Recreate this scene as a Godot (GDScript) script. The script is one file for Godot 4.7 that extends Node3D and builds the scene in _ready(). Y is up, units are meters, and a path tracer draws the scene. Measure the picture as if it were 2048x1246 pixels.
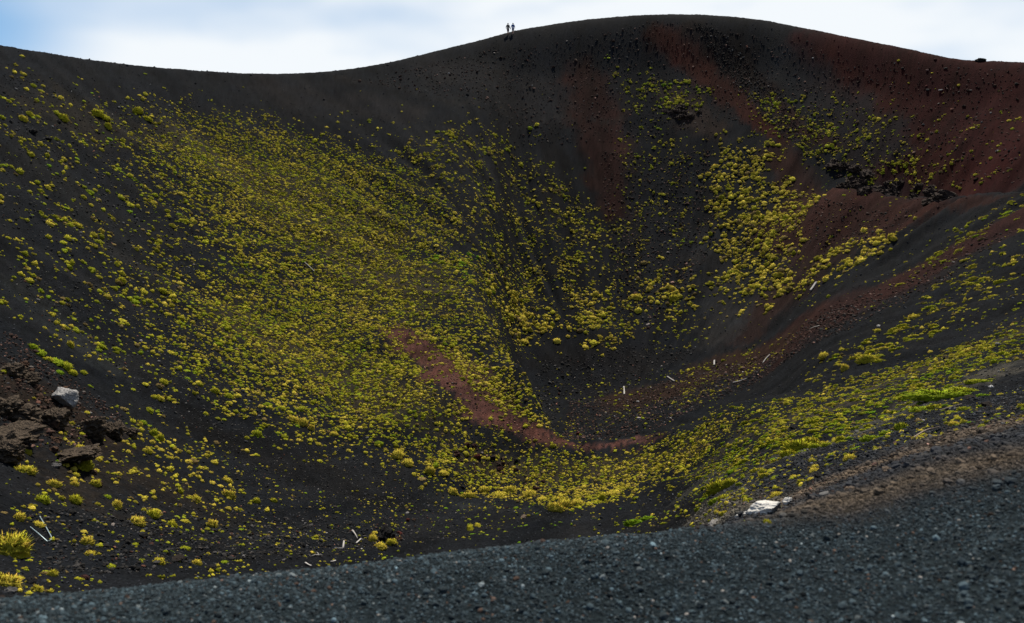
extends Node3D
# A volcanic cinder crater seen from a low point of its rim. The camera stands at the lookout (0, 0, 0); -z is straight ahead.

const AZ := [-180, -115, -80, -55, -44, -38, -34, -30, -26, -22, -18, -14, -10, -7, -4.5, -2.5, -1, 0.5, 1.75, 3, 4.5, 6, 8, 10.5, 13, 16, 19, 22, 25, 28, 31, 34, 38, 44, 55, 75, 115, 180]
# RD / RH: distance from the lookout and height of each landform line (lip, slope foot, ridge crest, pit floor, spur, rim ...) for every bearing in AZ
const RD := [
	[1.2, 1.2, 1.2, 1.2, 1.2, 1.2, 1.2, 1.2, 1.2, 1.2, 1.2, 1.2, 1.2, 1.2, 1.2, 1.2, 1.2, 1.2, 1.2, 1.2, 1.2, 1.2, 1.2, 1.2, 1.2, 1.2, 1.2, 1.2, 1.2, 1.2, 1.2, 1.2, 1.2, 1.2, 1.2, 1.2, 1.2, 1.2],
	[2.9, 2.9, 2.9, 2.9, 2.9, 2.9, 2.9, 2.9, 2.9, 2.9, 2.9, 2.9, 2.9, 2.9, 2.9, 2.9, 2.9, 2.9, 2.9, 2.9, 2.9, 2.9, 2.9, 2.9, 2.9, 2.9, 2.9, 2.9, 2.9, 2.9, 2.9, 2.9, 2.9, 2.9, 2.9, 2.9, 2.9, 2.9],
	[4.3, 4.3, 4.3, 4.03, 4.02, 4.17, 4.2, 4.2, 4.2, 4.2, 4.2, 4.2, 4.2, 4.2, 4.2, 4.2, 4.2, 4.2, 4.2, 4.2, 4.2, 4.2, 4.2, 4.22, 4.32, 4.57, 4.9, 5.29, 5.62, 5.82, 6.06, 6.17, 6.54, 7.01, 6.3, 4.3, 4.3, 4.3],
	[7, 7, 7, 5.64, 5.57, 6.33, 6.55, 6.58, 6.67, 6.78, 6.81, 6.8, 6.8, 6.8, 6.8, 6.8, 6.8, 6.8, 6.8, 6.8, 6.8, 6.8, 6.8, 6.8, 6.8, 6.64, 6.66, 7.34, 8.06, 8.58, 9.17, 9.47, 9.79, 10, 9.16, 7, 7, 7],
	[9, 9, 9, 8.49, 9.21, 11.49, 13.29, 15.21, 17.44, 19.93, 22.01, 23.69, 25.35, 26.76, 27.6, 27.95, 28.01, 28, 27.99, 28.04, 28.4, 28.44, 27.64, 25.23, 21.38, 13.71, 10.29, 10.98, 12.15, 13.14, 13.53, 13.5, 13.7, 13.99, 12.53, 9, 9, 9],
	[11, 11, 11, 11.37, 12.13, 15.33, 17.71, 19.86, 22.48, 25.57, 27.89, 29.32, 30.79, 32.22, 33.08, 33.38, 33.67, 33.99, 34.01, 34, 34.02, 33.96, 33.49, 31.11, 27.21, 20.12, 17.31, 18.07, 19.21, 20.19, 20.54, 20.5, 20.38, 19.85, 16.78, 11, 11, 11],
	[13, 13, 13, 14.06, 16.06, 19.69, 22.41, 24.57, 27.37, 31.09, 33.88, 35.46, 36.66, 37.42, 38.1, 38.77, 39.2, 39.49, 39.5, 39.54, 39.9, 40, 39.75, 38.16, 35.23, 29.77, 27.74, 27.78, 28.22, 29.01, 29.32, 30, 29.37, 27.54, 22.01, 13, 13, 13],
	[15, 15, 15, 16.68, 19.86, 23.27, 26.25, 29.65, 33.19, 36.88, 39.71, 40.96, 43.38, 47.95, 49.99, 48.78, 47.31, 45.61, 44.4, 44, 44.38, 44.52, 44.51, 44.32, 43.83, 42.89, 42.26, 42.04, 42, 42, 42.02, 41.94, 40.4, 37, 28.23, 15, 15, 15],
	[17, 17, 17, 19.26, 23.51, 27.49, 30.88, 34.84, 39, 43.3, 46.67, 48.35, 50.14, 52.85, 53.99, 52.62, 51.8, 51.13, 47.94, 46.48, 47.6, 48.27, 48.49, 48.3, 47.82, 47.07, 47.65, 49.47, 50.02, 50.01, 49.69, 48.71, 46.56, 42.63, 32.24, 17, 17, 17],
	[20, 20, 20, 22.79, 27.99, 33.03, 37.31, 41.96, 46.64, 50.97, 54.58, 57.24, 59.01, 59.94, 59.98, 57.89, 56.75, 56.13, 52.55, 51.34, 54.99, 56.17, 56.03, 55.99, 56.05, 56.68, 57.3, 57.87, 58.04, 57.36, 56.48, 55.57, 52.94, 48.26, 36.61, 20, 20, 20],
	[23, 23, 23, 26.56, 33.18, 39.41, 44.57, 49.89, 55.24, 60.21, 64.41, 67.82, 69.5, 68.65, 68, 68.39, 69.91, 72.02, 68.16, 65.87, 66.66, 67.28, 67.86, 68.58, 69.22, 69.88, 70.06, 70.07, 69.75, 66.67, 63.54, 60.99, 57.86, 52.89, 40.33, 23, 23, 23],
	[27, 27, 27, 33.02, 40.58, 46.42, 50.98, 57.02, 63.78, 69.47, 74.19, 78.03, 79.99, 78.77, 77.99, 81.05, 81.95, 81.07, 79.54, 79.03, 79.76, 80.32, 80.91, 81.73, 82.03, 81.97, 82.72, 84.11, 81.04, 75.44, 71.03, 67.45, 63.91, 58.49, 45.04, 27, 27, 27],
	[31, 31, 31, 39.98, 48.23, 53.53, 57.47, 63.97, 72.2, 78.68, 83.95, 88.47, 90.96, 89.79, 88.97, 92.73, 93.97, 93.06, 91.49, 91.19, 92.68, 93.47, 93.96, 94.79, 95.02, 94.96, 96.26, 98.11, 93.98, 85.13, 79.21, 74.73, 70.35, 63.85, 49.3, 31, 31, 31],
	[35, 35, 35, 45.74, 54.74, 60.14, 63.89, 70.86, 80.53, 87.87, 93.69, 98.87, 101.93, 100.8, 99.94, 104.41, 105.79, 104.05, 103.16, 103.27, 104.76, 105.5, 106, 106.87, 106.58, 105.08, 105.15, 105.35, 103.08, 95.94, 90.06, 86.05, 81.57, 75.14, 58.43, 35, 35, 35],
	[39, 39, 39, 50.34, 60.11, 66.16, 70.29, 77.55, 87.89, 95.96, 102.41, 108.17, 111.85, 111.85, 111.92, 115.59, 116.95, 116.03, 115.18, 115.31, 116.82, 117.61, 118.01, 118.02, 117.79, 117.05, 116.61, 115.42, 111.7, 106.57, 102.45, 98.59, 93.73, 85.72, 65.88, 39, 39, 39],
	[43, 43, 43, 53.13, 63.34, 70.53, 75.74, 83.05, 92.62, 100.97, 108.2, 113.81, 118.29, 121.18, 123.68, 127.01, 128.05, 127.99, 128.66, 129.34, 129.94, 130.55, 131.01, 131.02, 130.82, 129.98, 128.78, 126.22, 121.19, 116.12, 112.86, 109.39, 104.51, 96.03, 73.84, 43, 43, 43],
	[47, 47, 47, 55.31, 65.69, 73.9, 80.22, 87.74, 96.56, 104.7, 112.08, 117.87, 123, 127.48, 131.52, 135.11, 138.03, 140.95, 141.79, 142.36, 142.96, 143.58, 144.02, 144.02, 143.49, 141.8, 139.61, 135.77, 129.61, 124.7, 121.53, 118.05, 113.21, 104.44, 80.57, 47, 47, 47],
	[61, 61, 61, 69.31, 79.69, 87.9, 94.22, 101.74, 110.56, 118.7, 126.08, 131.87, 137, 141.48, 145.52, 149.11, 152.03, 154.95, 155.79, 156.36, 156.96, 157.58, 158.02, 158.02, 157.49, 155.8, 153.61, 149.77, 143.61, 138.7, 135.53, 132.05, 127.21, 118.44, 94.57, 61, 61, 61],
	[420, 420, 420, 420, 420, 420, 420, 420, 420, 420, 420, 420, 420, 420, 420, 420, 420, 420, 420, 420, 420, 420, 420, 420, 420, 420, 420, 420, 420, 420, 420, 420, 420, 420, 420, 420, 420, 420],
	[4200, 4200, 4200, 4200, 4200, 4200, 4200, 4200, 4200, 4200, 4200, 4200, 4200, 4200, 4200, 4200, 4200, 4200, 4200, 4200, 4200, 4200, 4200, 4200, 4200, 4200, 4200, 4200, 4200, 4200, 4200, 4200, 4200, 4200, 4200, 4200, 4200, 4200]]
const RH := [
	[0, 0, 0, 0, 0, 0, 0, 0, 0, 0, 0, 0, 0, 0, 0, 0, 0, 0, 0, 0, 0, 0, 0, 0, 0, 0, 0, 0, 0, 0, 0, 0, 0, 0, 0, 0, 0, 0],
	[0, 0, -0.2, 0.07, 0.07, -0.1, -0.19, -0.27, -0.35, -0.41, -0.46, -0.5, -0.53, -0.55, -0.56, -0.56, -0.56, -0.56, -0.56, -0.56, -0.56, -0.55, -0.54, -0.53, -0.51, -0.48, -0.45, -0.41, -0.36, -0.31, -0.26, -0.19, -0.1, 0.07, 0.07, -0.1, 0, 0],
	[0, 0, -0.6, -0.37, -0.38, -0.6, -0.7, -0.77, -0.83, -0.87, -0.9, -0.92, -0.92, -0.91, -0.9, -0.89, -0.88, -0.87, -0.85, -0.84, -0.83, -0.81, -0.78, -0.77, -0.77, -0.85, -0.92, -0.95, -0.94, -0.82, -0.73, -0.62, -0.44, -0.26, -0.23, -0.3, 0, 0],
	[-0.1, 0, -2, -1.36, -1.41, -2.06, -2.36, -2.51, -2.67, -2.83, -2.91, -2.93, -2.93, -2.91, -2.9, -2.88, -2.86, -2.84, -2.82, -2.8, -2.78, -2.75, -2.72, -2.65, -2.52, -2.09, -1.9, -1.9, -1.9, -1.8, -1.76, -1.62, -1.29, -0.91, -0.86, -0.8, 0.1, -0.1],
	[-0.2, 0.1, -2.6, -2.68, -2.82, -4.32, -5.49, -6.74, -8.18, -9.78, -11.1, -12.16, -13.14, -13.89, -14.31, -14.44, -14.44, -14.36, -14.3, -14.28, -14.38, -14.33, -13.73, -12.17, -9.84, -5.32, -3.52, -3.44, -3.4, -3.34, -3.12, -2.79, -2.28, -1.66, -1.25, -1, 0.2, -0.2],
	[-0.4, 0.2, -3, -3.32, -3.66, -5.39, -6.74, -8.03, -9.55, -11.3, -12.7, -13.71, -14.67, -15.51, -15.98, -16.09, -16.19, -16.28, -16.21, -16.11, -16.03, -15.86, -15.48, -14.1, -11.92, -8, -6.13, -5.85, -5.65, -5.33, -4.9, -4.39, -3.58, -2.5, -1.6, -1.1, 0.4, -0.4],
	[-0.7, 0.3, -3.1, -3.64, -4.28, -5.73, -7.08, -8.56, -10.22, -12.1, -13.69, -14.94, -15.91, -16.41, -16.82, -17.21, -17.33, -17.35, -17.28, -17.24, -17.27, -17.24, -16.95, -15.98, -14.36, -11.33, -9.21, -8.47, -7.96, -7.34, -6.6, -6.01, -4.78, -3.13, -1.82, -1.1, 0.6, -0.7],
	[-1, 0.5, -2.9, -3.6, -4.47, -5.79, -7.14, -8.83, -10.6, -12.39, -13.89, -15.18, -15.67, -14.93, -14.59, -15.3, -15.86, -16.32, -16.5, -16.73, -17.22, -17.33, -17.12, -16.52, -15.63, -14.27, -12.94, -11.68, -10.49, -9.4, -8.22, -6.93, -5.29, -3.44, -1.86, -1, 0.8, -1],
	[-1.4, 0.7, -2.3, -3.12, -4.19, -5.43, -6.71, -8.45, -10.28, -12.01, -13.44, -14.59, -15.04, -14.39, -14.04, -14.73, -14.89, -14.83, -15.77, -17.22, -19.11, -19.68, -19.81, -19.37, -18.52, -17.39, -15.48, -12.93, -11.16, -9.96, -8.53, -6.98, -5.13, -3.22, -1.66, -0.8, 1, -1.4],
	[-2.2, 1, -1.3, -2.21, -3.48, -4.73, -5.9, -7.63, -9.49, -11.12, -12.42, -13.33, -13.71, -13.48, -13.37, -13.64, -14.84, -17.44, -19.29, -20.67, -21.53, -21.7, -21.52, -20.91, -20.05, -19.05, -16.87, -13.42, -11.34, -9.91, -8.24, -6.65, -4.83, -2.94, -1.3, -0.4, 1.3, -2.2],
	[-3, 1.3, -0.1, -1.04, -2.33, -3.46, -4.43, -6.06, -7.92, -9.39, -10.51, -11.08, -11.48, -11.7, -12.26, -13.1, -15.85, -20.34, -22.1, -22.68, -22.83, -22.83, -22.64, -22.03, -21.13, -19.81, -17.12, -13.23, -11.05, -9.36, -7.49, -5.83, -4.16, -2.4, -0.79, 0.1, 1.6, -3],
	[-4.2, 1.7, 1.4, 0.56, -0.68, -1.71, -2.55, -3.99, -5.7, -6.95, -7.85, -8.13, -8.42, -8.97, -9.78, -10.42, -12.95, -17.7, -19, -19.3, -19.38, -19.46, -19.53, -19.31, -18.74, -17.62, -14.91, -11.15, -9.24, -7.87, -6.28, -4.85, -3.42, -1.73, -0.09, 0.8, 2, -4.2],
	[-5.5, 2, 2.9, 2.43, 1.53, 0.65, -0.3, -1.56, -3.01, -4.03, -4.64, -4.75, -4.83, -5.47, -6.38, -6.81, -8.75, -13.68, -14.57, -14.61, -14.37, -14.35, -14.41, -14.41, -14.31, -13.31, -10.31, -6.74, -6.53, -6.21, -4.93, -3.69, -2.45, -0.92, 0.67, 1.6, 2.3, -5.5],
	[-7, 2.2, 4.2, 4.09, 3.79, 3.32, 2.21, 1.09, -0.01, -0.72, -1.05, -0.92, -0.77, -1.29, -1.93, -2.05, -3.19, -8.36, -8.94, -8.91, -8.53, -8.49, -8.53, -8.53, -8.46, -8.17, -7.77, -7.4, -7.88, -8.59, -7.74, -6.11, -4.75, -3.06, -0.25, 2.5, 2.5, -7],
	[-8.5, 2.2, 5.2, 6.15, 6.01, 5.52, 4.52, 3.71, 3.13, 2.82, 2.75, 3.1, 3.54, 3.24, 2.91, 3.37, 2.6, -1.08, -1.78, -1.71, -1.19, -1.14, -1.17, -1.15, -1.1, -1.06, -1.46, -2.11, -2.52, -2.91, -2.27, -1.49, -0.38, 1.02, 2.53, 3.3, 2.5, -8.5],
	[-10, 2, 6, 7.38, 7.4, 7.07, 6.36, 5.79, 5.43, 5.25, 5.23, 5.66, 6.58, 7.3, 8, 8.89, 8.67, 6.84, 6.82, 7.06, 7.63, 7.65, 7.65, 7.61, 7.57, 7.42, 6.47, 5.08, 3.9, 2.78, 2.72, 2.81, 3.18, 3.55, 3.89, 4, 2.2, -10],
	[-12, 1.5, 6.4, 8.03, 8.18, 8.05, 7.71, 7.35, 6.99, 6.81, 6.79, 7.19, 8.4, 10.01, 11.68, 13.09, 14.24, 15.44, 16.01, 16.49, 17.03, 17.46, 17.85, 17.97, 17.65, 16.6, 14.85, 12.79, 10.73, 8.76, 8.06, 7.42, 6.8, 6.02, 5.23, 4.5, 1.8, -12],
	[-16.5, -3, 1.9, 3.53, 3.68, 3.55, 3.21, 2.85, 2.49, 2.31, 2.29, 2.69, 3.9, 5.51, 7.18, 8.59, 9.74, 10.94, 11.51, 11.99, 12.53, 12.96, 13.35, 13.47, 13.15, 12.1, 10.35, 8.29, 6.23, 4.26, 3.56, 2.92, 2.3, 1.52, 0.73, 0, -2.7, -16.5],
	[-70, -70, -70, -70, -70, -70, -70, -70, -70, -70, -70, -70, -70, -70, -70, -70, -70, -70, -70, -70, -70, -70, -70, -70, -70, -70, -70, -70, -70, -70, -70, -70, -70, -70, -70, -70, -70, -70],
	[-260, -260, -260, -260, -260, -260, -260, -260, -260, -260, -260, -260, -260, -260, -260, -260, -260, -260, -260, -260, -260, -260, -260, -260, -260, -260, -260, -260, -260, -260, -260, -260, -260, -260, -260, -260, -260, -260]]
# zone, number, mean width (m), hue (0 green .. 1 golden), clumping, outline x, z ...
const PLANT_PATCHES := [
	["field", 11741, 0.171, 0.68, 0.06, [-33.8, -76.3, -32.9, -89.5, -26.9, -95.2, -18.8, -94.8, -13.2, -91.4, -10.2, -84.4, -7.9, -76.7, -5.4, -67.8, -2.4, -59.1, -0.6, -62.3, 0.4, -51.1, -0.8, -50.7, -4.3, -53.8, -8.5, -59.1, -10.2, -62.7, -14.9, -60.6, -20.4, -59.0, -25.5, -67.4, -30.0, -70.9]],
	["field", 6454, 0.144, 0.64, 0.12, [-20.4, -59.0, -14.9, -60.6, -10.2, -62.7, -8.4, -58.2, -6.4, -53.4, -5.2, -48.4, -2.8, -44.1, 0.7, -42.9, -1.8, -41.9, -4.0, -41.1, -7.4, -41.7, -10.6, -41.4, -14.3, -41.4, -17.9, -44.1, -20.8, -52.0]],
	["ridge", 558, 0.162, 0.85, 0.2, [-8.4, -58.2, -4.3, -53.7, -0.8, -50.5, 0.3, -49.9, 1.1, -47.1, 1.7, -45.2, 1.9, -44.5, 0.5, -45.2, -2.0, -48.3, -5.7, -53.2]],
	["ridge", 2543, 0.114, 0.75, 0.3, [-6.6, -40.0, -3.5, -41.7, 0.7, -42.6, 3.6, -42.3, 7.6, -41.0, 9.5, -37.8, 10.0, -32.7, 8.4, -33.3, 7.1, -34.0, 4.7, -33.7, 1.9, -32.9, 0.9, -36.9, -3.2, -37.6, -5.8, -38.6]],
	["leftslope", 655, 0.271, 0.6, 0.65, [-36.2, -58.4, -38.3, -72.5, -34.4, -77.9, -30.0, -70.9, -25.5, -67.4, -20.8, -52.0, -17.9, -44.1, -18.0, -39.7, -23.7, -45.0, -24.7, -40.4, -25.7, -39.9]],
	["leftslope", 249, 0.223, 0.55, 0.65, [-25.7, -39.9, -24.7, -40.4, -23.7, -45.0, -18.0, -39.7, -17.9, -44.1, -14.3, -41.4, -10.6, -41.4, -11.8, -38.0, -15.1, -38.3, -13.8, -33.0, -15.0, -31.2, -18.4, -35.0, -21.2, -34.2]],
	["leftslope", 82, 0.198, 0.8, 0.5, [-17.9, -44.1, -14.3, -41.4, -10.6, -41.4, -11.8, -38.0, -13.9, -37.8, -15.4, -37.3]],
	["outcrop", 199, 0.157, 0.8, 0.55, [-12.4, -17.9, -12.6, -20.7, -14.7, -28.7, -14.7, -31.7, -13.6, -33.6, -11.0, -29.9, -10.2, -27.4, -10.8, -23.0, -11.2, -19.8, -11.6, -17.6, -11.3, -16.2]],
	["upper", 100, 0.255, 0.8, 0.6, [-41.1, -67.1, -38.2, -87.5, -26.3, -102.4, -12.0, -107.5, -10.2, -101.7, -19.0, -95.5, -27.1, -95.8, -34.7, -78.5, -38.3, -72.5, -37.5, -60.7]],
	["wall", 1531, 0.211, 0.7, 0.7, [-14.8, -95.2, -9.5, -101.1, 3.2, -115.1, 3.8, -101.0, 3.7, -87.3, -2.7, -65.4, -5.4, -67.8, -7.9, -76.7]],
	["wall", 55, 0.327, 0.75, 0.5, [-11.1, -104.6, 4.0, -117.8, 3.2, -113.0, -9.3, -99.0]],
	["wall", 611, 0.213, 0.75, 0.7, [5.5, -110.9, 10.1, -103.8, 9.6, -88.2, 10.5, -76.6, 7.8, -76.5, 5.1, -81.9, 4.4, -87.2]],
	["pit", 158, 0.380, 0.93, 0.4, [-2.9, -71.8, 0.3, -84.1, 4.4, -80.0, 4.5, -76.2, 0.8, -76.8, -1.8, -71.0]],
	["wall", 48, 0.291, 0.15, 0.4, [-6.1, -72.4, -3.1, -76.0, -2.5, -73.1, -5.0, -68.6]],
	["wall", 301, 0.225, 0.7, 0.6, [15.4, -117.0, 25.7, -115.0, 21.2, -95.7, 18.2, -94.1, 14.2, -98.0]],
	["highwall", 121, 0.331, 0.5, 0.5, [21.3, -128.2, 28.5, -126.0, 27.1, -120.6, 23.1, -120.5, 20.6, -123.3]],
	["highwall", 91, 0.283, 0.55, 0.6, [15.9, -131.8, 22.9, -129.0, 20.6, -123.3, 20.6, -118.3, 17.8, -118.8, 16.4, -125.5]],
	["pit", 1054, 0.375, 0.9, 0.55, [27.7, -111.2, 34.0, -109.9, 32.9, -102.9, 36.5, -98.6, 30.5, -85.6, 27.2, -79.6, 26.8, -72.7, 23.1, -78.6, 23.6, -88.3, 25.5, -102.1]],
	["pit", 80, 0.506, 1, 0.4, [15.4, -91.3, 20.2, -90.8, 19.2, -86.9, 16.8, -81.3, 13.8, -80.1, 16.2, -85.5]],
	["pit", 109, 0.336, 0.95, 0.5, [7.0, -86.9, 10.7, -85.5, 10.5, -76.6, 8.5, -76.1, 7.5, -79.8]],
	["pit", 153, 0.350, 0.95, 0.6, [29.8, -77.5, 32.7, -79.3, 35.1, -72.1, 32.1, -68.1, 28.3, -72.1, 26.4, -70.4]],
	["spur", 551, 0.267, 0.6, 0.6, [33.5, -121.8, 36.0, -109.9, 41.4, -102.3, 45.3, -93.9, 47.2, -87.6, 48.5, -94.3, 47.4, -105.6, 42.8, -114.5]],
	["spur", 83, 0.255, 0.6, 0.5, [39.0, -120.7, 42.8, -114.5, 47.4, -105.6, 48.5, -94.3, 47.7, -87.8, 49.3, -85.1, 49.8, -101.2, 47.2, -115.8]],
	["redwall", 56, 0.225, 0.7, 0.5, [48.7, -120.4, 54.5, -108.6, 60.9, -99.0, 50.7, -80.0, 49.2, -85.7, 50.8, -101.0]],
	["rightslope", 252, 0.180, 0.7, 0.6, [18.6, -45.5, 23.3, -47.1, 29.3, -52.4, 35.1, -54.6, 28.6, -43.8, 23.9, -42.3, 18.4, -37.7, 16.3, -38.9]],
	["rightslope", 18, 0.146, 0.6, 0.5, [17.1, -38.7, 23.1, -40.9, 27.8, -42.6, 24.7, -37.5, 20.4, -37.9, 15.6, -38.5]],
	["rightslope", 102, 0.226, 0.65, 0.6, [33.1, -63.5, 37.5, -64.8, 39.9, -62.7, 35.8, -55.7, 31.7, -57.0, 29.4, -57.9]],
	["nearridge", 1062, 0.105, 0.62, 0.3, [7.6, -42.9, 9.0, -41.2, 9.9, -38.8, 10.6, -35.8, 12.0, -35.5, 14.1, -37.1, 15.4, -36.9, 17.5, -35.4, 20.0, -35.1, 22.4, -33.9, 20.2, -30.5, 17.3, -30.2, 12.8, -28.6, 9.2, -26.6, 8.8, -34.8, 7.5, -40.3]],
	["nearridge", 1560, 0.097, 0.5, 0.5, [7.5, -40.3, 8.8, -34.8, 9.2, -26.6, 12.8, -28.6, 17.3, -30.2, 20.2, -30.5, 16.3, -24.3, 12.6, -21.8, 9.1, -18.9, 7.2, -18.7, 6.3, -20.4, 7.5, -31.0]],
	["nearslope", 61, 0.124, 0.35, 0.6, [3.6, -28.3, 6.3, -23.3, 7.0, -18.2, 8.5, -17.5, 11.1, -19.2, 7.9, -15.2, 6.3, -15.1, 4.0, -12.9, 4.9, -23.3]],
	["pitfloor", 321, 0.131, 0.6, 0.5, [2.1, -68.5, 8.4, -72.5, 21.6, -69.7, 21.7, -62.2, 16.7, -59.4, 12.0, -55.1, 4.9, -58.3]],
	["wall", 305, 0.181, 0.75, 0.4, [9.9, -101.8, 14.6, -99.0, 15.5, -92.2, 12.9, -81.1, 10.3, -76.6, 9.6, -88.2]],
	["wall", 176, 0.165, 0.7, 0.4, [11.5, -82.9, 15.0, -88.4, 20.1, -83.3, 19.0, -73.6, 13.6, -75.4]],
	["wall", 424, 0.157, 0.7, 0.5, [-5.4, -67.8, 4.2, -101.0, 3.9, -80.0, 1.8, -74.7, -1.1, -69.1]],
	["pitfloor", 147, 0.152, 0.7, 0.5, [14.0, -69.9, 18.5, -69.6, 23.2, -66.8, 22.3, -60.8, 18.5, -61.7, 15.0, -60.3]],
	["floor", 176, 0.079, 0.55, 0.5, [-11.0, -20.7, -7.9, -27.2, -3.8, -31.4, -0.5, -30.2, -3.3, -27.1, -7.9, -18.1, -8.3, -12.4, -10.2, -15.4]],
	["floor", 42, 0.078, 0.1, 0.4, [-4.6, -34.5, 0.6, -34.9, 3.7, -30.5, 1.1, -28.0, -3.1, -27.2]],
]
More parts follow.
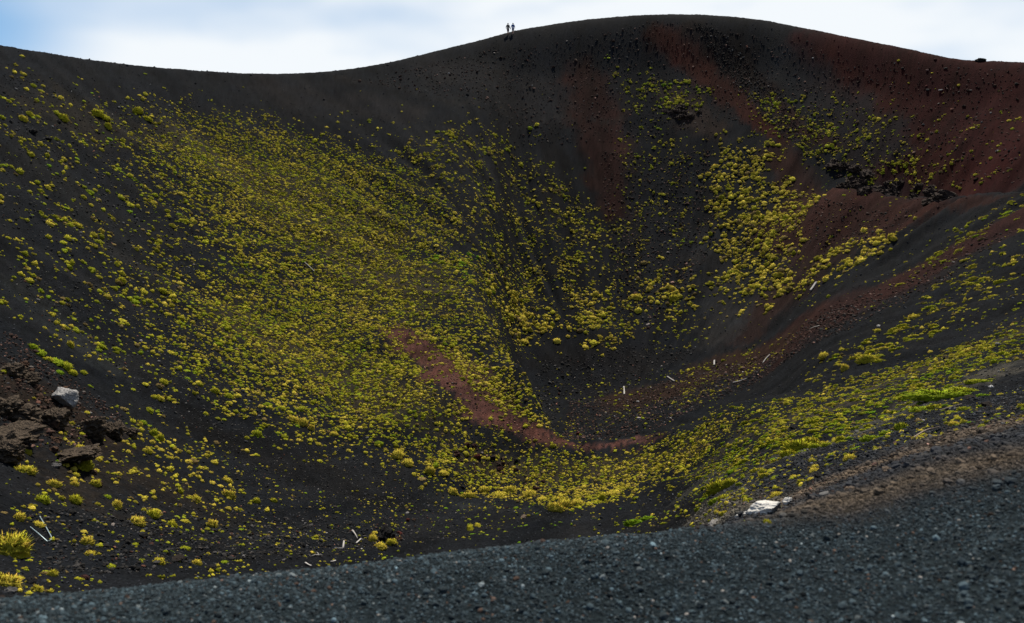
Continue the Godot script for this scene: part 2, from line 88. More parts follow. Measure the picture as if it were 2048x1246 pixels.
# zone, x, z, width (m), hue, stretch down the slope
const SINGLE_PLANTS := [
	["floor", -9.16, -13.09, 0.639, 0.75, 1.2],
	["floor", -7.47, -10.50, 0.354, 0.85, 1],
	["outcrop", -10.17, -19.67, 0.399, 0.95, 1],
	["outcrop", -9.34, -15.84, 0.349, 0.95, 1],
	["floor", -8.85, -15.07, 0.227, 0.9, 1],
	["floor", -8.06, -16.35, 0.237, 0.8, 1],
	["outcrop", -9.52, -23.00, 0.324, 0.95, 1],
	["floor", -9.18, -17.55, 0.198, 0.4, 1],
	["floor", -8.75, -19.28, 0.233, 0.4, 1],
	["floor", -7.76, -19.33, 0.229, 0.2, 1],
	["floor", -8.23, -14.65, 0.185, 0.4, 1],
	["floor", -7.87, -12.22, 0.189, 0.8, 1],
	["floor", -10.39, -15.32, 0.259, 0.85, 1],
	["floor", -10.17, -15.59, 0.242, 0.85, 1],
	["outcrop", -11.14, -17.33, 0.371, 0.45, 1],
	["outcrop", -11.22, -18.78, 0.328, 0.6, 1],
	["outcrop", -10.85, -20.00, 0.341, 0.9, 1],
	["outcrop", -10.80, -24.95, 0.353, 0.75, 1],
	["outcrop", -11.45, -29.57, 0.412, 0.95, 1],
	["outcrop", -10.71, -27.63, 0.474, 0.85, 1],
	["outcrop", -12.70, -21.99, 0.508, 0.6, 1],
	["outcrop", -12.36, -18.72, 0.494, 0.8, 1.2],
	["outcrop", -11.85, -18.96, 0.335, 0.95, 1],
	["ash", -3.00, -36.97, 0.631, 0.97, 1],
	["ash", -2.17, -37.04, 0.631, 0.97, 1],
	["ash", -1.46, -38.22, 0.574, 0.95, 1],
	["ash", -0.67, -37.55, 0.676, 0.97, 1],
	["ash", -0.10, -38.35, 0.537, 0.9, 1],
	["ash", 0.91, -37.09, 0.631, 0.95, 1],
	["ash", 1.50, -36.06, 0.469, 0.9, 1],
	["ash", 1.98, -32.76, 0.689, 1, 1],
	["ash", 2.49, -33.60, 0.640, 0.95, 1],
	["ash", 3.06, -34.12, 0.514, 0.9, 1],
	["ash", 4.83, -34.72, 0.596, 1, 1],
	["ash", 4.24, -34.26, 0.449, 0.6, 1],
	["ridge", -6.09, -39.51, 0.799, 0.9, 1],
	["ridge", -5.48, -38.86, 0.667, 0.9, 1],
	["ridge", -4.29, -38.61, 0.505, 0.9, 1],
	["ridge", -3.59, -38.74, 0.506, 0.9, 1],
	["ridge", -4.07, -39.34, 0.435, 0.2, 1],
	["ridge", -4.63, -37.73, 0.342, 0.9, 1],
	["ridge", -7.22, -40.46, 0.575, 0.25, 1],
	["ridge", -9.65, -40.52, 0.541, 0.9, 1],
	["ridge", -10.80, -40.22, 0.458, 1, 1],
	["ridge", -11.78, -40.26, 0.713, 0.85, 1],
	["ridge", -11.30, -40.43, 0.588, 0.85, 1],
	["rightslope", 19.12, -46.92, 0.760, 0.95, 1],
	["rightslope", 17.04, -39.03, 0.554, 0.85, 1],
	["rightslope", 17.87, -38.43, 0.721, 0.75, 1.6],
	["nearslope", 11.23, -19.71, 0.839, 0.3, 2.4],
	["nearslope", 11.79, -19.82, 0.600, 0.35, 1.6],
	["nearslope", 10.18, -18.47, 0.527, 0.25, 1.8],
	["nearslope", 7.40, -19.14, 0.472, 0.65, 2.2],
	["nearslope", 7.93, -19.68, 0.361, 0.7, 1.8],
	["nearslope", 6.90, -18.45, 0.355, 0.6, 1.6],
	["nearslope", 5.90, -20.85, 0.477, 0.5, 1.8],
	["nearslope", 5.96, -20.04, 0.397, 0.6, 1.6],
	["nearslope", 4.48, -15.92, 0.314, 0.3, 1.6],
	["nearslope", 3.30, -11.27, 0.164, 0.7, 1.3],
	["nearslope", 4.58, -27.03, 0.548, 0.1, 2],
	["nearslope", 5.01, -26.38, 0.483, 0.1, 1.8],
	["nearslope", 4.99, -13.06, 0.140, 0.9, 1],
	["nearslope", 6.63, -13.71, 0.274, 0.2, 2],
	["nearslope", 7.19, -14.29, 0.240, 0.3, 1.6],
	["nearslope", 7.68, -14.72, 0.249, 0.45, 1.5],
	["nearslope", 12.91, -21.07, 0.420, 0.4, 1.8],
	["nearslope", 3.41, -9.28, 0.089, 0.3, 1.2],
	["nearslope", 1.58, -4.49, 0.057, 0.5, 1.3],
	["nearslope", 9.10, -15.54, 0.216, 0.35, 1.5],
	["nearslope", 9.36, -15.56, 0.236, 0.4, 1.6],
	["nearslope", 9.64, -15.44, 0.182, 0.3, 1.5],
	["nearslope", 2.63, -8.23, 0.086, 0.2, 1.3],
	["floor", -1.77, -30.65, 0.460, 0.5, 1.8],
	["floor", -1.49, -31.35, 0.408, 0.75, 1.4],
	["floor", -3.09, -34.15, 0.240, 0.05, 1],
	["floor", 0.19, -34.42, 0.241, 0.1, 1],
	["floor", -2.79, -30.92, 0.202, 0.1, 1],
	["block", -5.12, -26.52, 0.459, 0.9, 1],
	["block", -4.73, -25.83, 0.473, 0.85, 1],
	["block", -4.42, -26.44, 0.348, 0.8, 1],
	["block", -5.22, -27.61, 0.309, 0.85, 1],
	["block", -4.79, -28.73, 0.262, 0.4, 1],
	["leftslope", -36.97, -73.44, 0.904, 0.6, 1],
	["leftslope", -36.60, -73.97, 0.908, 0.55, 1],
	["leftslope", -36.20, -66.26, 0.830, 0.55, 1],
	["leftslope", -35.48, -59.64, 0.694, 0.75, 1],
	["leftslope", -37.97, -85.72, 0.750, 0.6, 1],
	["leftslope", -35.76, -72.54, 0.809, 0.6, 1],
	["leftslope", -36.73, -80.86, 0.888, 0.55, 1],
	["leftslope", -35.80, -80.79, 0.884, 0.5, 1],
	["outcrop", -18.75, -30.03, 0.531, 0.3, 1],
	["outcrop", -18.51, -30.08, 0.600, 0.3, 1],
	["outcrop", -18.21, -30.48, 0.604, 0.3, 1],
	["outcrop", -17.97, -30.71, 0.605, 0.45, 1],
	["outcrop", -17.63, -30.57, 0.459, 0.5, 1],
	["outcrop", -17.65, -29.72, 0.311, 0.1, 1],
	["outcrop", -15.60, -23.90, 0.257, 0.95, 1],
	["outcrop", -15.31, -22.96, 0.221, 0.95, 1],
	["outcrop", -15.59, -24.42, 0.232, 0.95, 1],
	["highwall", 2.58, -117.71, 0.824, 0.3, 1],
	["highwall", -9.37, -103.15, 0.673, 0.4, 1],
	["highwall", -7.35, -100.97, 0.607, 0.3, 1],
	["highwall", -39.75, -90.29, 0.395, 0.3, 1],
]
# kind, colour of the cinder (gully lines and trail step hold painted shade), strength, chain of x, z, radius ...
const GROUND_TINTS := [
	["red_ridge", Color(0.145, 0.064, 0.052), 1, [-8.4, -57.7, 0.75, -6.0, -52.8, 0.96, -3.9, -48.2, 1.01, -2.0, -46.3, 0.97, -0.1, -45.1, 0.78, 1.6, -43.6, 0.56, 3.7, -43.7, 0.35, 6.0, -43.2, 0.30, 7.7, -41.8, 0.30]],
	["red_ridge", Color(0.075, 0.038, 0.03), 0.55, [-5.0, -53.0, 1.68, -2.1, -48.9, 1.55, 0.2, -46.0, 0.86]],
	["red_ridge", Color(0.045, 0.042, 0.04), 0.5, [-10.0, -62.8, 0.64, -8.4, -58.2, 0.85]],
	["red_wall", Color(0.044, 0.0125, 0.0125), 0.95, [46.8, -125.7, 4.82, 51.4, -116.7, 7.33, 54.1, -104.7, 9.32, 51.4, -86.3, 5.78]],
	["red_wall", Color(0.044, 0.0125, 0.0125), 0.9, [55.7, -105.7, 6.87, 56.5, -91.4, 9.27]],
	["red_streak", Color(0.05, 0.015, 0.013), 0.9, [46.0, -125.2, 1.53, 48.1, -118.3, 1.65, 48.6, -108.8, 1.54, 48.9, -96.5, 1.24, 48.5, -86.3, 1.00]],
	["red_streak", Color(0.054, 0.018, 0.014), 0.95, [24.5, -134.7, 2.56, 29.1, -129.5, 2.29, 32.5, -120.5, 1.61, 36.2, -110.4, 1.00]],
	["red_streak", Color(0.038, 0.0155, 0.0135), 0.9, [11.3, -128.5, 3.34, 12.2, -121.1, 4.02, 13.3, -113.9, 3.30, 12.6, -105.9, 2.15, 13.0, -100.9, 1.46]],
	["red_streak", Color(0.05, 0.034, 0.028), 0.7, [24.4, -124.2, 2.18, 26.9, -117.9, 2.61, 29.1, -114.9, 1.70]],
	["red_slope", Color(0.034, 0.014, 0.012), 0.8, [34.9, -128.2, 1.34, 37.4, -120.0, 1.45, 39.2, -111.7, 1.19, 41.6, -106.7, 0.82]],
	["red_slope", Color(0.036, 0.017, 0.015), 0.85, [35.4, -107.5, 2.44, 36.3, -86.3, 3.03, 37.9, -73.6, 1.79, 39.5, -66.4, 1.11]],
	["red_slope", Color(0.044, 0.019, 0.0165), 0.85, [32.6, -90.6, 4.84, 34.6, -81.7, 5.10, 36.9, -76.1, 4.25]],
	["red_slope", Color(0.046, 0.0195, 0.0185), 0.85, [27.7, -57.4, 2.11, 32.0, -59.1, 2.41, 34.8, -57.8, 2.13, 36.5, -57.5, 1.76]],
	["red_slope", Color(0.042, 0.0195, 0.0175), 0.85, [22.7, -65.3, 3.28, 23.7, -59.7, 3.32, 26.2, -57.0, 3.15, 30.1, -58.7, 2.84]],
	["red_slope", Color(0.042, 0.025, 0.019), 0.8, [9.9, -66.0, 2.11, 14.1, -65.5, 2.41, 19.0, -68.1, 2.24, 21.7, -64.6, 1.67]],
	["red_slope", Color(0.036, 0.02, 0.0175), 0.75, [30.1, -77.2, 3.57, 25.9, -75.2, 3.43, 22.5, -73.0, 2.53]],
	["dark", Color(0.01, 0.01, 0.011), 0.7, [7.0, -113.0, 0.65, 6.7, -101.2, 0.66, 6.6, -89.5, 0.52]],  # this dark run paints the shade of gullies down the back wall
	["dark", Color(0.01, 0.01, 0.011), 0.6, [15.8, -110.8, 0.72, 14.9, -100.0, 0.65, 13.9, -88.4, 0.51]],  # gully shade put into the ground colour
	["dark", Color(0.01, 0.01, 0.011), 0.6, [9.5, -96.8, 0.49, 9.9, -88.2, 0.51, 10.0, -81.0, 0.41]],  # painted shade of a short gully
	["dark", Color(0.01, 0.01, 0.011), 0.5, [24.4, -104.7, 0.70, 23.1, -95.1, 0.63, 21.9, -86.9, 0.52]],  # painted shade of the outer gully
	["dark", Color(0.01, 0.01, 0.011), 0.5, [-1.6, -107.2, 0.62, -0.8, -95.9, 0.55, 0.9, -90.9, 0.52]],  # painted gully shade on the near side of the wall
	["ash", Color(0.026, 0.029, 0.031), 0.9, [-21.9, -35.4, 1.20, -20.5, -35.5, 1.36, -19.0, -35.0, 1.03]],
	["ash", Color(0.021, 0.022, 0.023), 0.7, [-31.1, -54.4, 2.70, -27.6, -53.5, 2.60, -23.3, -50.4, 1.99]],
	["ash", Color(0.03, 0.031, 0.034), 0.85, [23.6, -94.8, 2.11, 22.9, -86.4, 2.18, 21.3, -77.6, 2.31, 20.0, -74.0, 1.43]],
	["ash", Color(0.026, 0.028, 0.029), 0.9, [-3.6, -36.3, 0.42, -1.5, -34.5, 0.55, 0.8, -33.8, 0.49, 2.3, -31.3, 0.32]],
	["ash", Color(0.072, 0.07, 0.062), 0.85, [7.2, -28.1, 0.63, 6.5, -18.4, 0.42, 8.4, -18.5, 0.50, 11.5, -21.1, 0.59, 14.7, -22.2, 0.57]],
	["ash", Color(0.045, 0.042, 0.04), 0.35, [9.7, -31.8, 0.34, 12.0, -31.4, 0.34]],
	["brown", Color(0.03, 0.027, 0.022), 0.6, [-36.6, -64.0, 1.91, -36.5, -71.2, 2.53, -34.7, -76.4, 2.05]],
	["brown", Color(0.03, 0.022, 0.017), 0.85, [-16.8, -24.9, 1.51, -14.9, -24.8, 1.66, -15.0, -27.3, 1.12]],
	["brown", Color(0.03, 0.024, 0.019), 0.6, [-12.2, -19.4, 0.82, -12.1, -23.3, 0.94, -10.6, -25.8, 0.80]],
	["brown", Color(0.078, 0.058, 0.04), 0.92, [4.0, -10.9, 0.30, 3.8, -8.4, 0.30, 4.0, -7.6, 0.30, 5.2, -8.6, 0.38, 7.3, -10.7, 0.56]],
	["brown", Color(0.07, 0.053, 0.037), 0.9, [1.9, -4.9, 0.30, 2.5, -5.0, 0.30, 2.9, -4.9, 0.30, 3.4, -5.1, 0.30]],
	["brown", Color(0.08, 0.072, 0.055), 0.85, [5.0, -20.3, 0.30, 3.3, -10.4, 0.30, 4.0, -10.9, 0.30]],
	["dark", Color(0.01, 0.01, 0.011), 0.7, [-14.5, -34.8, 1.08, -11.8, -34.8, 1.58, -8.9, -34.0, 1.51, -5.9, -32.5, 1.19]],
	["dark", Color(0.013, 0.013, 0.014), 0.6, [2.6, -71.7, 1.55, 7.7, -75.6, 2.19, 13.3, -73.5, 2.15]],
	["dark", Color(0.01, 0.01, 0.011), 0.7, [5.5, -118.3, 1.19, 4.8, -109.9, 1.11, 4.1, -100.0, 0.86]],  # long gully, its shade painted as a dark line
	["dark", Color(0.01, 0.01, 0.011), 0.8, [-25.8, -114.8, 0.51, -15.4, -113.7, 0.58, -8.4, -112.5, 0.41]],  # dark band painting the shadowed step along the trail
	["trail", Color(0.03, 0.028, 0.028), 0.8, [-8.4, -112.3, 0.30, -1.7, -117.2, 0.30, 7.0, -120.3, 0.30, 16.4, -119.5, 0.30]],
	["trail", Color(0.028, 0.027, 0.028), 0.6, [-26.5, -115.0, 0.30, -18.3, -115.5, 0.30, -9.2, -113.2, 0.30]],
	["greywall", Color(0.027, 0.026, 0.028), 0.6, [-9.2, -123.6, 4.46, -1.8, -123.4, 5.32, 4.2, -124.0, 4.46]],
	["greywall", Color(0.024, 0.023, 0.025), 0.6, [-29.3, -104.5, 3.90, -22.6, -108.7, 3.19, -14.7, -108.3, 3.14]],
	["darkcrag", Color(0.014, 0.011, 0.011), 0.8, [30.1, -135.1, 2.59, 34.2, -128.5, 2.48, 37.0, -121.2, 1.82]],
	["greyblue", Color(0.02, 0.022, 0.025), 0.8, [39.6, -129.0, 2.91, 42.2, -121.8, 3.34, 45.5, -112.4, 3.14, 47.0, -101.3, 2.41]],
	["dense", Color(0.05, 0.044, 0.03), 0.8, [-31.1, -81.4, 3.51, -23.1, -80.3, 5.41, -15.0, -73.6, 5.40, -9.3, -64.7, 3.76]],
	["dense", Color(0.046, 0.04, 0.027), 0.75, [-18.3, -52.0, 2.77, -14.1, -51.1, 3.43, -9.8, -48.9, 3.23, -5.4, -44.2, 1.92]],
	["dense", Color(0.06, 0.052, 0.038), 0.75, [9.0, -31.5, 0.71, 10.7, -27.9, 0.77, 16.0, -31.4, 1.01, 20.2, -30.6, 1.05]],
	["dense", Color(0.046, 0.04, 0.027), 0.75, [-1.8, -40.7, 0.88, 2.1, -40.3, 1.04, 6.1, -40.2, 1.05, 9.0, -35.6, 0.69]],
]
# number, mean width (m), tone, outline x, z ...
const RUBBLE_PATCHES := [
	[1774, 0.055, 0, [-14.0, -35.2, -11.8, -37.9, -7.2, -40.5, -4.0, -35.7, -0.5, -31.1, -3.3, -27.5, -6.7, -22.6, -7.9, -18.1, -7.9, -13.0, -8.3, -12.4, -11.0, -16.6, -10.9, -21.9, -10.2, -27.4]],
	[347, 0.090, 0, [-10.8, -16.3, -10.7, -21.5, -8.7, -27.2, -5.4, -29.7, -3.6, -29.7, -5.5, -24.5, -7.9, -18.1, -8.0, -12.4]],
	[1702, 0.123, 1, [1.9, -43.9, 5.1, -66.7, 10.0, -67.2, 18.2, -70.5, 22.2, -63.7, 24.0, -62.5, 26.2, -55.5, 22.2, -50.8, 20.2, -57.6, 15.8, -58.9, 11.3, -55.4, 6.5, -54.8]],
	[238, 0.141, 1, [22.7, -65.3, 24.9, -62.9, 28.6, -57.7, 33.2, -60.0, 35.8, -56.2, 29.3, -52.4, 22.2, -50.8]],
	[490, 0.136, 0, [2.2, -73.2, 13.8, -77.2, 17.9, -73.1, 10.2, -68.4, 4.2, -66.5, 1.7, -46.0]],
	[712, 0.080, 2, [-24.3, -37.5, -23.3, -50.4, -16.7, -47.2, -12.0, -38.6, -13.7, -34.6, -14.9, -32.3, -18.4, -35.0, -21.2, -34.2]],
	[982, 0.122, 2, [-41.1, -67.1, -35.4, -94.1, -30.0, -70.9, -25.5, -67.4, -22.3, -54.4, -24.4, -46.5, -25.7, -39.9]],
	[435, 0.091, 1, [-19.6, -29.6, -19.0, -30.3, -17.2, -30.0, -15.4, -30.0, -14.5, -27.2, -13.4, -19.5]],
	[430, 0.029, 1, [4.7, -18.0, 4.7, -12.8, 5.7, -11.6, 7.7, -13.1, 11.6, -17.2, 4.0, -5.9, 3.1, -5.3, 2.7, -5.4, 2.0, -5.2, 2.7, -8.4]],
	[154, 0.047, 2, [4.7, -18.0, 4.7, -12.8, 5.7, -11.6, 7.7, -13.1, 11.6, -17.2, 4.0, -5.9, 3.1, -5.3, 2.7, -5.4, 2.0, -5.2, 2.7, -8.4]],
	[391, 0.043, 2, [3.5, -28.7, 7.2, -28.1, 9.5, -21.1, 17.9, -27.0, 11.6, -17.2, 7.7, -13.1, 4.8, -13.2, 4.8, -19.7]],
	[53, 0.124, 1, [-3.4, -41.3, -1.8, -43.1, 1.8, -39.2, 2.1, -36.5, 0.4, -37.5, -2.3, -40.4]],
	[1442, 0.194, 1, [-22.4, -115.0, -1.9, -133.7, 22.7, -139.2, 44.0, -128.7, 57.0, -108.7, 61.5, -101.1, 50.9, -80.9, 48.3, -88.9, 43.7, -105.3, 30.0, -115.6, 16.0, -115.9, -1.7, -113.2]],
	[404, 0.167, 0, [29.0, -137.7, 33.1, -134.2, 39.0, -120.7, 39.3, -107.4, 36.5, -111.4, 33.2, -123.7]],
	[638, 0.183, 1, [12.3, -113.9, 27.1, -111.5, 24.7, -94.2, 14.1, -79.0, 11.3, -81.1]],
	[146, 0.077, 1, [-7.1, -56.2, -4.2, -51.4, 1.6, -43.9, 6.3, -43.4, 5.1, -43.2, 1.6, -43.0, -1.9, -45.5, -5.2, -48.4]],
	[164, 0.164, 1, [34.6, -90.2, 38.7, -75.1, 35.8, -73.6, 30.1, -77.2, 31.1, -85.7]],
]
# x, z, width (m), height ratio, tone, label
const STONES := [
	[-4.73, -27.03, 0.720, 0.95, "black", "black lava block ringed by golden tussocks"],
	[-4.29, -27.44, 0.243, 0.8, "brown", "brown scoria stone beside the black lava block"],
	[-4.31, -26.35, 0.234, 0.7, "black", "small black stone at the foot of the black lava block"],
	[-4.39, -28.35, 0.233, 0.8, "red", "red scoria lump beside the black lava block"],
	[-4.35, -30.42, 0.173, 0.9, "red", "round red scoria bomb on the dark crater floor"],
	[-4.15, -30.81, 0.155, 0.8, "brown", "small brown scoria bomb beside a red one"],
	[-4.54, -31.62, 0.180, 0.7, "pale", "pale stone behind the red scoria bombs"],
	[-1.93, -41.56, 0.390, 0.8, "red", "red scoria lump among tussocks below the red ridge"],
	[-2.53, -42.32, 0.371, 0.8, "dred", "dark red scoria lump among tussocks below the red ridge"],
	[-2.16, -42.42, 0.345, 0.8, "dred", "dark red scoria lump among tussocks below the red ridge"],
	[-3.02, -41.14, 0.361, 0.7, "dred", "dark red scoria lump among tussocks below the red ridge"],
	[-3.11, -41.34, 0.285, 0.7, "dred", "dark red scoria lump among tussocks below the red ridge"],
	[0.25, -41.57, 0.338, 0.8, "black", "round black bomb among tussocks below the red ridge"],
	[0.25, -40.65, 0.279, 0.8, "dred", "dark red lump beside the round black bomb"],
	[1.25, -38.22, 0.359, 0.8, "dred", "dark red lava lump near the golden tussocks above the ash"],
	[1.67, -39.03, 0.293, 0.8, "dred", "dark red lava lump near the golden tussocks above the ash"],
	[-0.66, -40.75, 0.357, 0.6, "dred", "dark red scoria lump among tussocks below the red ridge"],
	[-0.52, -40.39, 0.278, 0.6, "dred", "dark red scoria lump among tussocks below the red ridge"],
	[-0.53, -41.28, 0.284, 0.7, "dred", "dark red scoria lump among tussocks below the red ridge"],
	[-2.55, -37.96, 0.285, 0.7, "black", "black stone between golden tussocks at the ash edge"],
	[5.04, -57.12, 0.358, 0.8, "red", "red bomb on the pit floor behind the low ridge"],
	[-0.24, -34.42, 0.172, 0.7, "dred", "small red stone on the grey ash"],
	[0.54, -32.60, 0.326, 0.4, "tan", "flat tan stone lying on the grey ash"],
	[-12.85, -20.85, 0.276, 0.6, "grey", "grey rounded stone under the overhanging lava ledge"],
	[-34.46, -58.96, 0.598, 0.7, "black", "black stone between cushions high on the cinder slope"],
	[-34.07, -60.14, 0.518, 0.7, "black", "black stone between cushions high on the cinder slope"],
	[-35.65, -64.66, 0.415, 0.7, "black", "black stone between cushions high on the cinder slope"],
	[-7.59, -17.99, 0.317, 0.5, "black", "dark angular rock at the gravel lip"],
	[-8.20, -17.58, 0.364, 0.45, "dbrown", "dark brown rock on the rubble floor"],
	[-7.70, -12.85, 0.169, 0.6, "dred", "dark reddish rock near the gravel lip"],
	[-7.17, -10.15, 0.171, 0.5, "grey", "grey rock at the gravel lip beside golden cushion"],
	[-7.64, -11.30, 0.188, 0.6, "black", "black rock beside golden cushion at the gravel lip"],
	[9.19, -24.43, 0.294, 0.5, "black", "black stone in the grass below the near ridge"],
	[9.78, -16.73, 0.157, 0.5, "pale", "pale stone among green grass on the near slope"],
	[6.10, -10.92, 0.172, 0.28, "tan", "flat tan slab on the brown rubble slope"],
	[6.20, -11.36, 0.073, 0.6, "tan", "small tan stone beside the flat tan slab"],
	[9.36, -14.78, 0.306, 0.4, "dbrown", "dark tilted rock above the brown rubble slope"],
	[7.76, -12.38, 0.128, 0.4, "tan", "tan stone below the dark tilted rock"],
	[4.27, -6.80, 0.110, 0.5, "grey", "grey cobble heap on the brown rubble slope"],
	[12.39, -19.63, 0.145, 0.6, "white", "white stone above the big green tussock"],
	[11.05, -18.24, 0.267, 0.35, "dbrown", "dark slab beside the big green tussock"],
	[2.93, -5.77, 0.081, 0.4, "tan", "tan stone on the brown rubble near the gravel"],
	[2.44, -5.31, 0.080, 0.35, "tan", "flat stone in the brown rubble behind pale slab"],
	[4.52, -10.80, 0.176, 0.35, "black", "black flat stone above the brown rubble"],
	[4.40, -12.05, 0.128, 0.4, "dbrown", "dark stone above the pale weathered slab"],
	[3.11, -11.11, 0.245, 0.35, "pale", "pale stone half buried at the gravel lip"],
	[6.26, -14.17, 0.232, 0.3, "black", "black flat stone on the ash slope"],
	[8.73, -15.96, 0.114, 0.4, "white", "small white stone on the ash slope beneath green tussocks"],
	[18.26, -32.23, 0.278, 0.6, "dbrown", "brown rock on the near ridge crest"],
	[18.16, -28.71, 0.212, 0.5, "pale", "pale stone on the near ridge crest"],
]
# ends x, z, x, z, width (m), tone, label
const STICKS := [
	[27.35, -71.41, 28.05, -72.09, 0.264, "white", "wide white plank lying on the brown pit wall below golden tussocks"],
	[20.64, -62.67, 21.39, -63.45, 0.133, "white", "white plank lying aslant on the red-brown pit slope"],
	[18.06, -61.96, 18.80, -60.88, 0.120, "pale", "long grey-white plank lying across the foot of the pit slope"],
	[14.14, -69.23, 14.49, -67.80, 0.122, "pale", "pale stick among tussocks on the pit floor"],
	[10.21, -69.18, 10.01, -67.38, 0.121, "white", "white stick lying beside a white scrap on the pit floor"],
	[18.52, -69.96, 18.29, -69.04, 0.135, "white", "short white stick above the tussocks of the pit floor"],
	[-17.57, -66.58, -16.54, -65.72, 0.064, "pale", "thin bleached pole lying across the dense tussock field"],
	[22.81, -59.11, 22.85, -57.35, 0.078, "grey", "thin grey stick on the red-brown slope of the pit"],
	[30.49, -60.64, 30.10, -59.81, 0.101, "pale", "small pale stick on the dark slope under the red band"],
	[-6.19, -21.43, -5.93, -21.13, 0.055, "white", "short bleached stick at the gravel lip"],
	[-5.65, -22.38, -5.68, -23.06, 0.044, "white", "bleached stick on the rubble near the gravel lip"],
	[-5.56, -25.73, -5.51, -26.36, 0.050, "white", "pale twig beside the golden tussocks of the black block"],
	[9.41, -16.54, 10.07, -16.86, 0.036, "tan", "long weathered stick lying along the ash slope"],
	[5.94, -10.99, 6.73, -11.76, 0.033, "tan", "weathered grey board in the brown rubble"],
]
const SCRAPS := [
	[10.76, -64.48, 0.286, "white scrap beside the white stick on the pit floor"],
	[22.46, -47.37, 0.328, "white crumpled sheet on the slope above the golden tussocks"],
	[54.77, -105.93, 0.522, "white scrap high on the dark red wall"],
	[52.49, -88.18, 0.513, "white scrap low on the dark red wall"],
	[12.00, -56.86, 0.182, "white scrap at the foot of the near ridge inside the pit"],
	[-7.93, -40.99, 0.157, "white scrap on dark cinder beside the tussocks below the ridge"],
	[-5.25, -25.15, 0.080, "white pebble-sized scrap beside the bleached twig"],
]
const PIPE := [Vector2(-10.45, -16.11), Vector2(-10.08, -15.67), Vector2(-9.66, -15.17), Vector2(-9.53, -14.94), Vector2(-9.49, -14.75), Vector2(-9.79, -14.98), Vector2(-10.04, -15.12)]
const BRANCH_FORK := [Vector2(-6.34, -22.71), Vector2(-6.13, -23.26), Vector2(-6.38, -23.54), Vector2(-6.23, -23.16)]
const BRANCH_ELBOW := [Vector2(-6.09, -24.66), Vector2(-5.84, -24.90), Vector2(-5.93, -25.48)]
const BRANCH_BROKEN := [Vector2(-6.03, -27.40), Vector2(-5.82, -26.91), Vector2(-5.64, -26.40)]
const BOULDER := [Vector2(-15.89, -26.82)]
const SLAB := [Vector2(3.12, -8.98)]
const OUTCROP := [Vector2(-15.12, -23.10), Vector2(-15.13, -24.85), Vector2(-14.53, -25.75), Vector2(-14.52, -27.06), Vector2(-13.66, -21.10), Vector2(-13.51, -22.21), Vector2(-12.78, -19.04), Vector2(-13.32, -19.43), Vector2(-14.67, -21.58), Vector2(-16.20, -27.70), Vector2(-17.22, -26.15), Vector2(-16.98, -26.79), Vector2(-14.63, -28.29)]
const CRAG := [Vector2(41.71, -101.35), Vector2(42.37, -99.82), Vector2(43.11, -98.59), Vector2(43.64, -96.92), Vector2(44.19, -95.41), Vector2(44.90, -93.73), Vector2(45.51, -91.97), Vector2(41.51, -99.10), Vector2(38.48, -86.52), Vector2(46.15, -89.81), Vector2(40.36, -102.81), Vector2(39.96, -75.00)]
const WALKERS := [Vector2(-0.65, -137.43), Vector2(0.16, -137.95)]
const RIM_ROCK := [Vector2(60.07, -107.28)]
const CLIFF := [Vector2(23.86, -120.71), Vector2(24.83, -120.02), Vector2(25.80, -120.21), Vector2(26.41, -119.59)]

const FINE := 52.0          # bearings up to this many degrees are meshed finely
const STEP := 0.1
const RINGS := 600
const R0 := 1.2
const R1 := 165.0
const PIT := Vector2(9.0, -62.0)
const BASE_ALBEDO := 0.16   # vertex colours are stored as fractions of this

var rng := RandomNumberGenerator.new()
var used := {}
var n_low := FastNoiseLite.new()
var n_mid := FastNoiseLite.new()
var n_fine := FastNoiseLite.new()
var n_streak := FastNoiseLite.new()
var n_clump := FastNoiseLite.new()
var caz := PackedFloat32Array()
var rings := PackedFloat32Array()
var heights := PackedFloat32Array()
var n_cols := 0
var n_rings := 0
var mats := {}

# ------------------------------------------------------------------ helpers
func numbered(called: String) -> String:
	var n: int = used.get(called, 0)
	used[called] = n + 1
	return called if n == 0 else "%s_%03d" % [called, n]

func tag(o: Node, label := "", category := "", group := "", kind := ""):
	if label: o.set_meta("label", label)
	if category: o.set_meta("category", category)
	if group: o.set_meta("group", group)
	if kind: o.set_meta("kind", kind)
	return o

func base(called: String, at: Vector3) -> Node3D:
	var o := Node3D.new()
	o.name = numbered(called)
	o.position = at
	add_child(o)
	return o

func solid(called: String, mesh: Mesh, mat: Material, parent: Node = self) -> MeshInstance3D:
	var o := MeshInstance3D.new()
	o.name = numbered(called) if parent == self else called
	o.mesh = mesh
	o.material_override = mat
	parent.add_child(o, true)
	return o

func lin(r: float, g: float, b: float) -> Color:
	return Color(r, g, b).linear_to_srgb()

func noise_tex(size: int, freq: float, octaves: int, dark: float, light: float, sd: int, normal := false) -> NoiseTexture2D:
	var n := FastNoiseLite.new()
	n.seed = sd
	n.noise_type = FastNoiseLite.TYPE_SIMPLEX_SMOOTH
	n.frequency = freq
	n.fractal_octaves = octaves
	n.fractal_gain = 0.62
	var t := NoiseTexture2D.new()
	t.width = size
	t.height = size
	t.seamless = true
	t.noise = n
	t.normalize = true
	if normal:
		t.as_normal_map = true
		t.bump_strength = 6.0
	else:
		var ramp := Gradient.new()
		ramp.set_color(0, Color(dark, dark, dark))
		ramp.set_color(1, Color(light, light, light))
		t.color_ramp = ramp
	return t

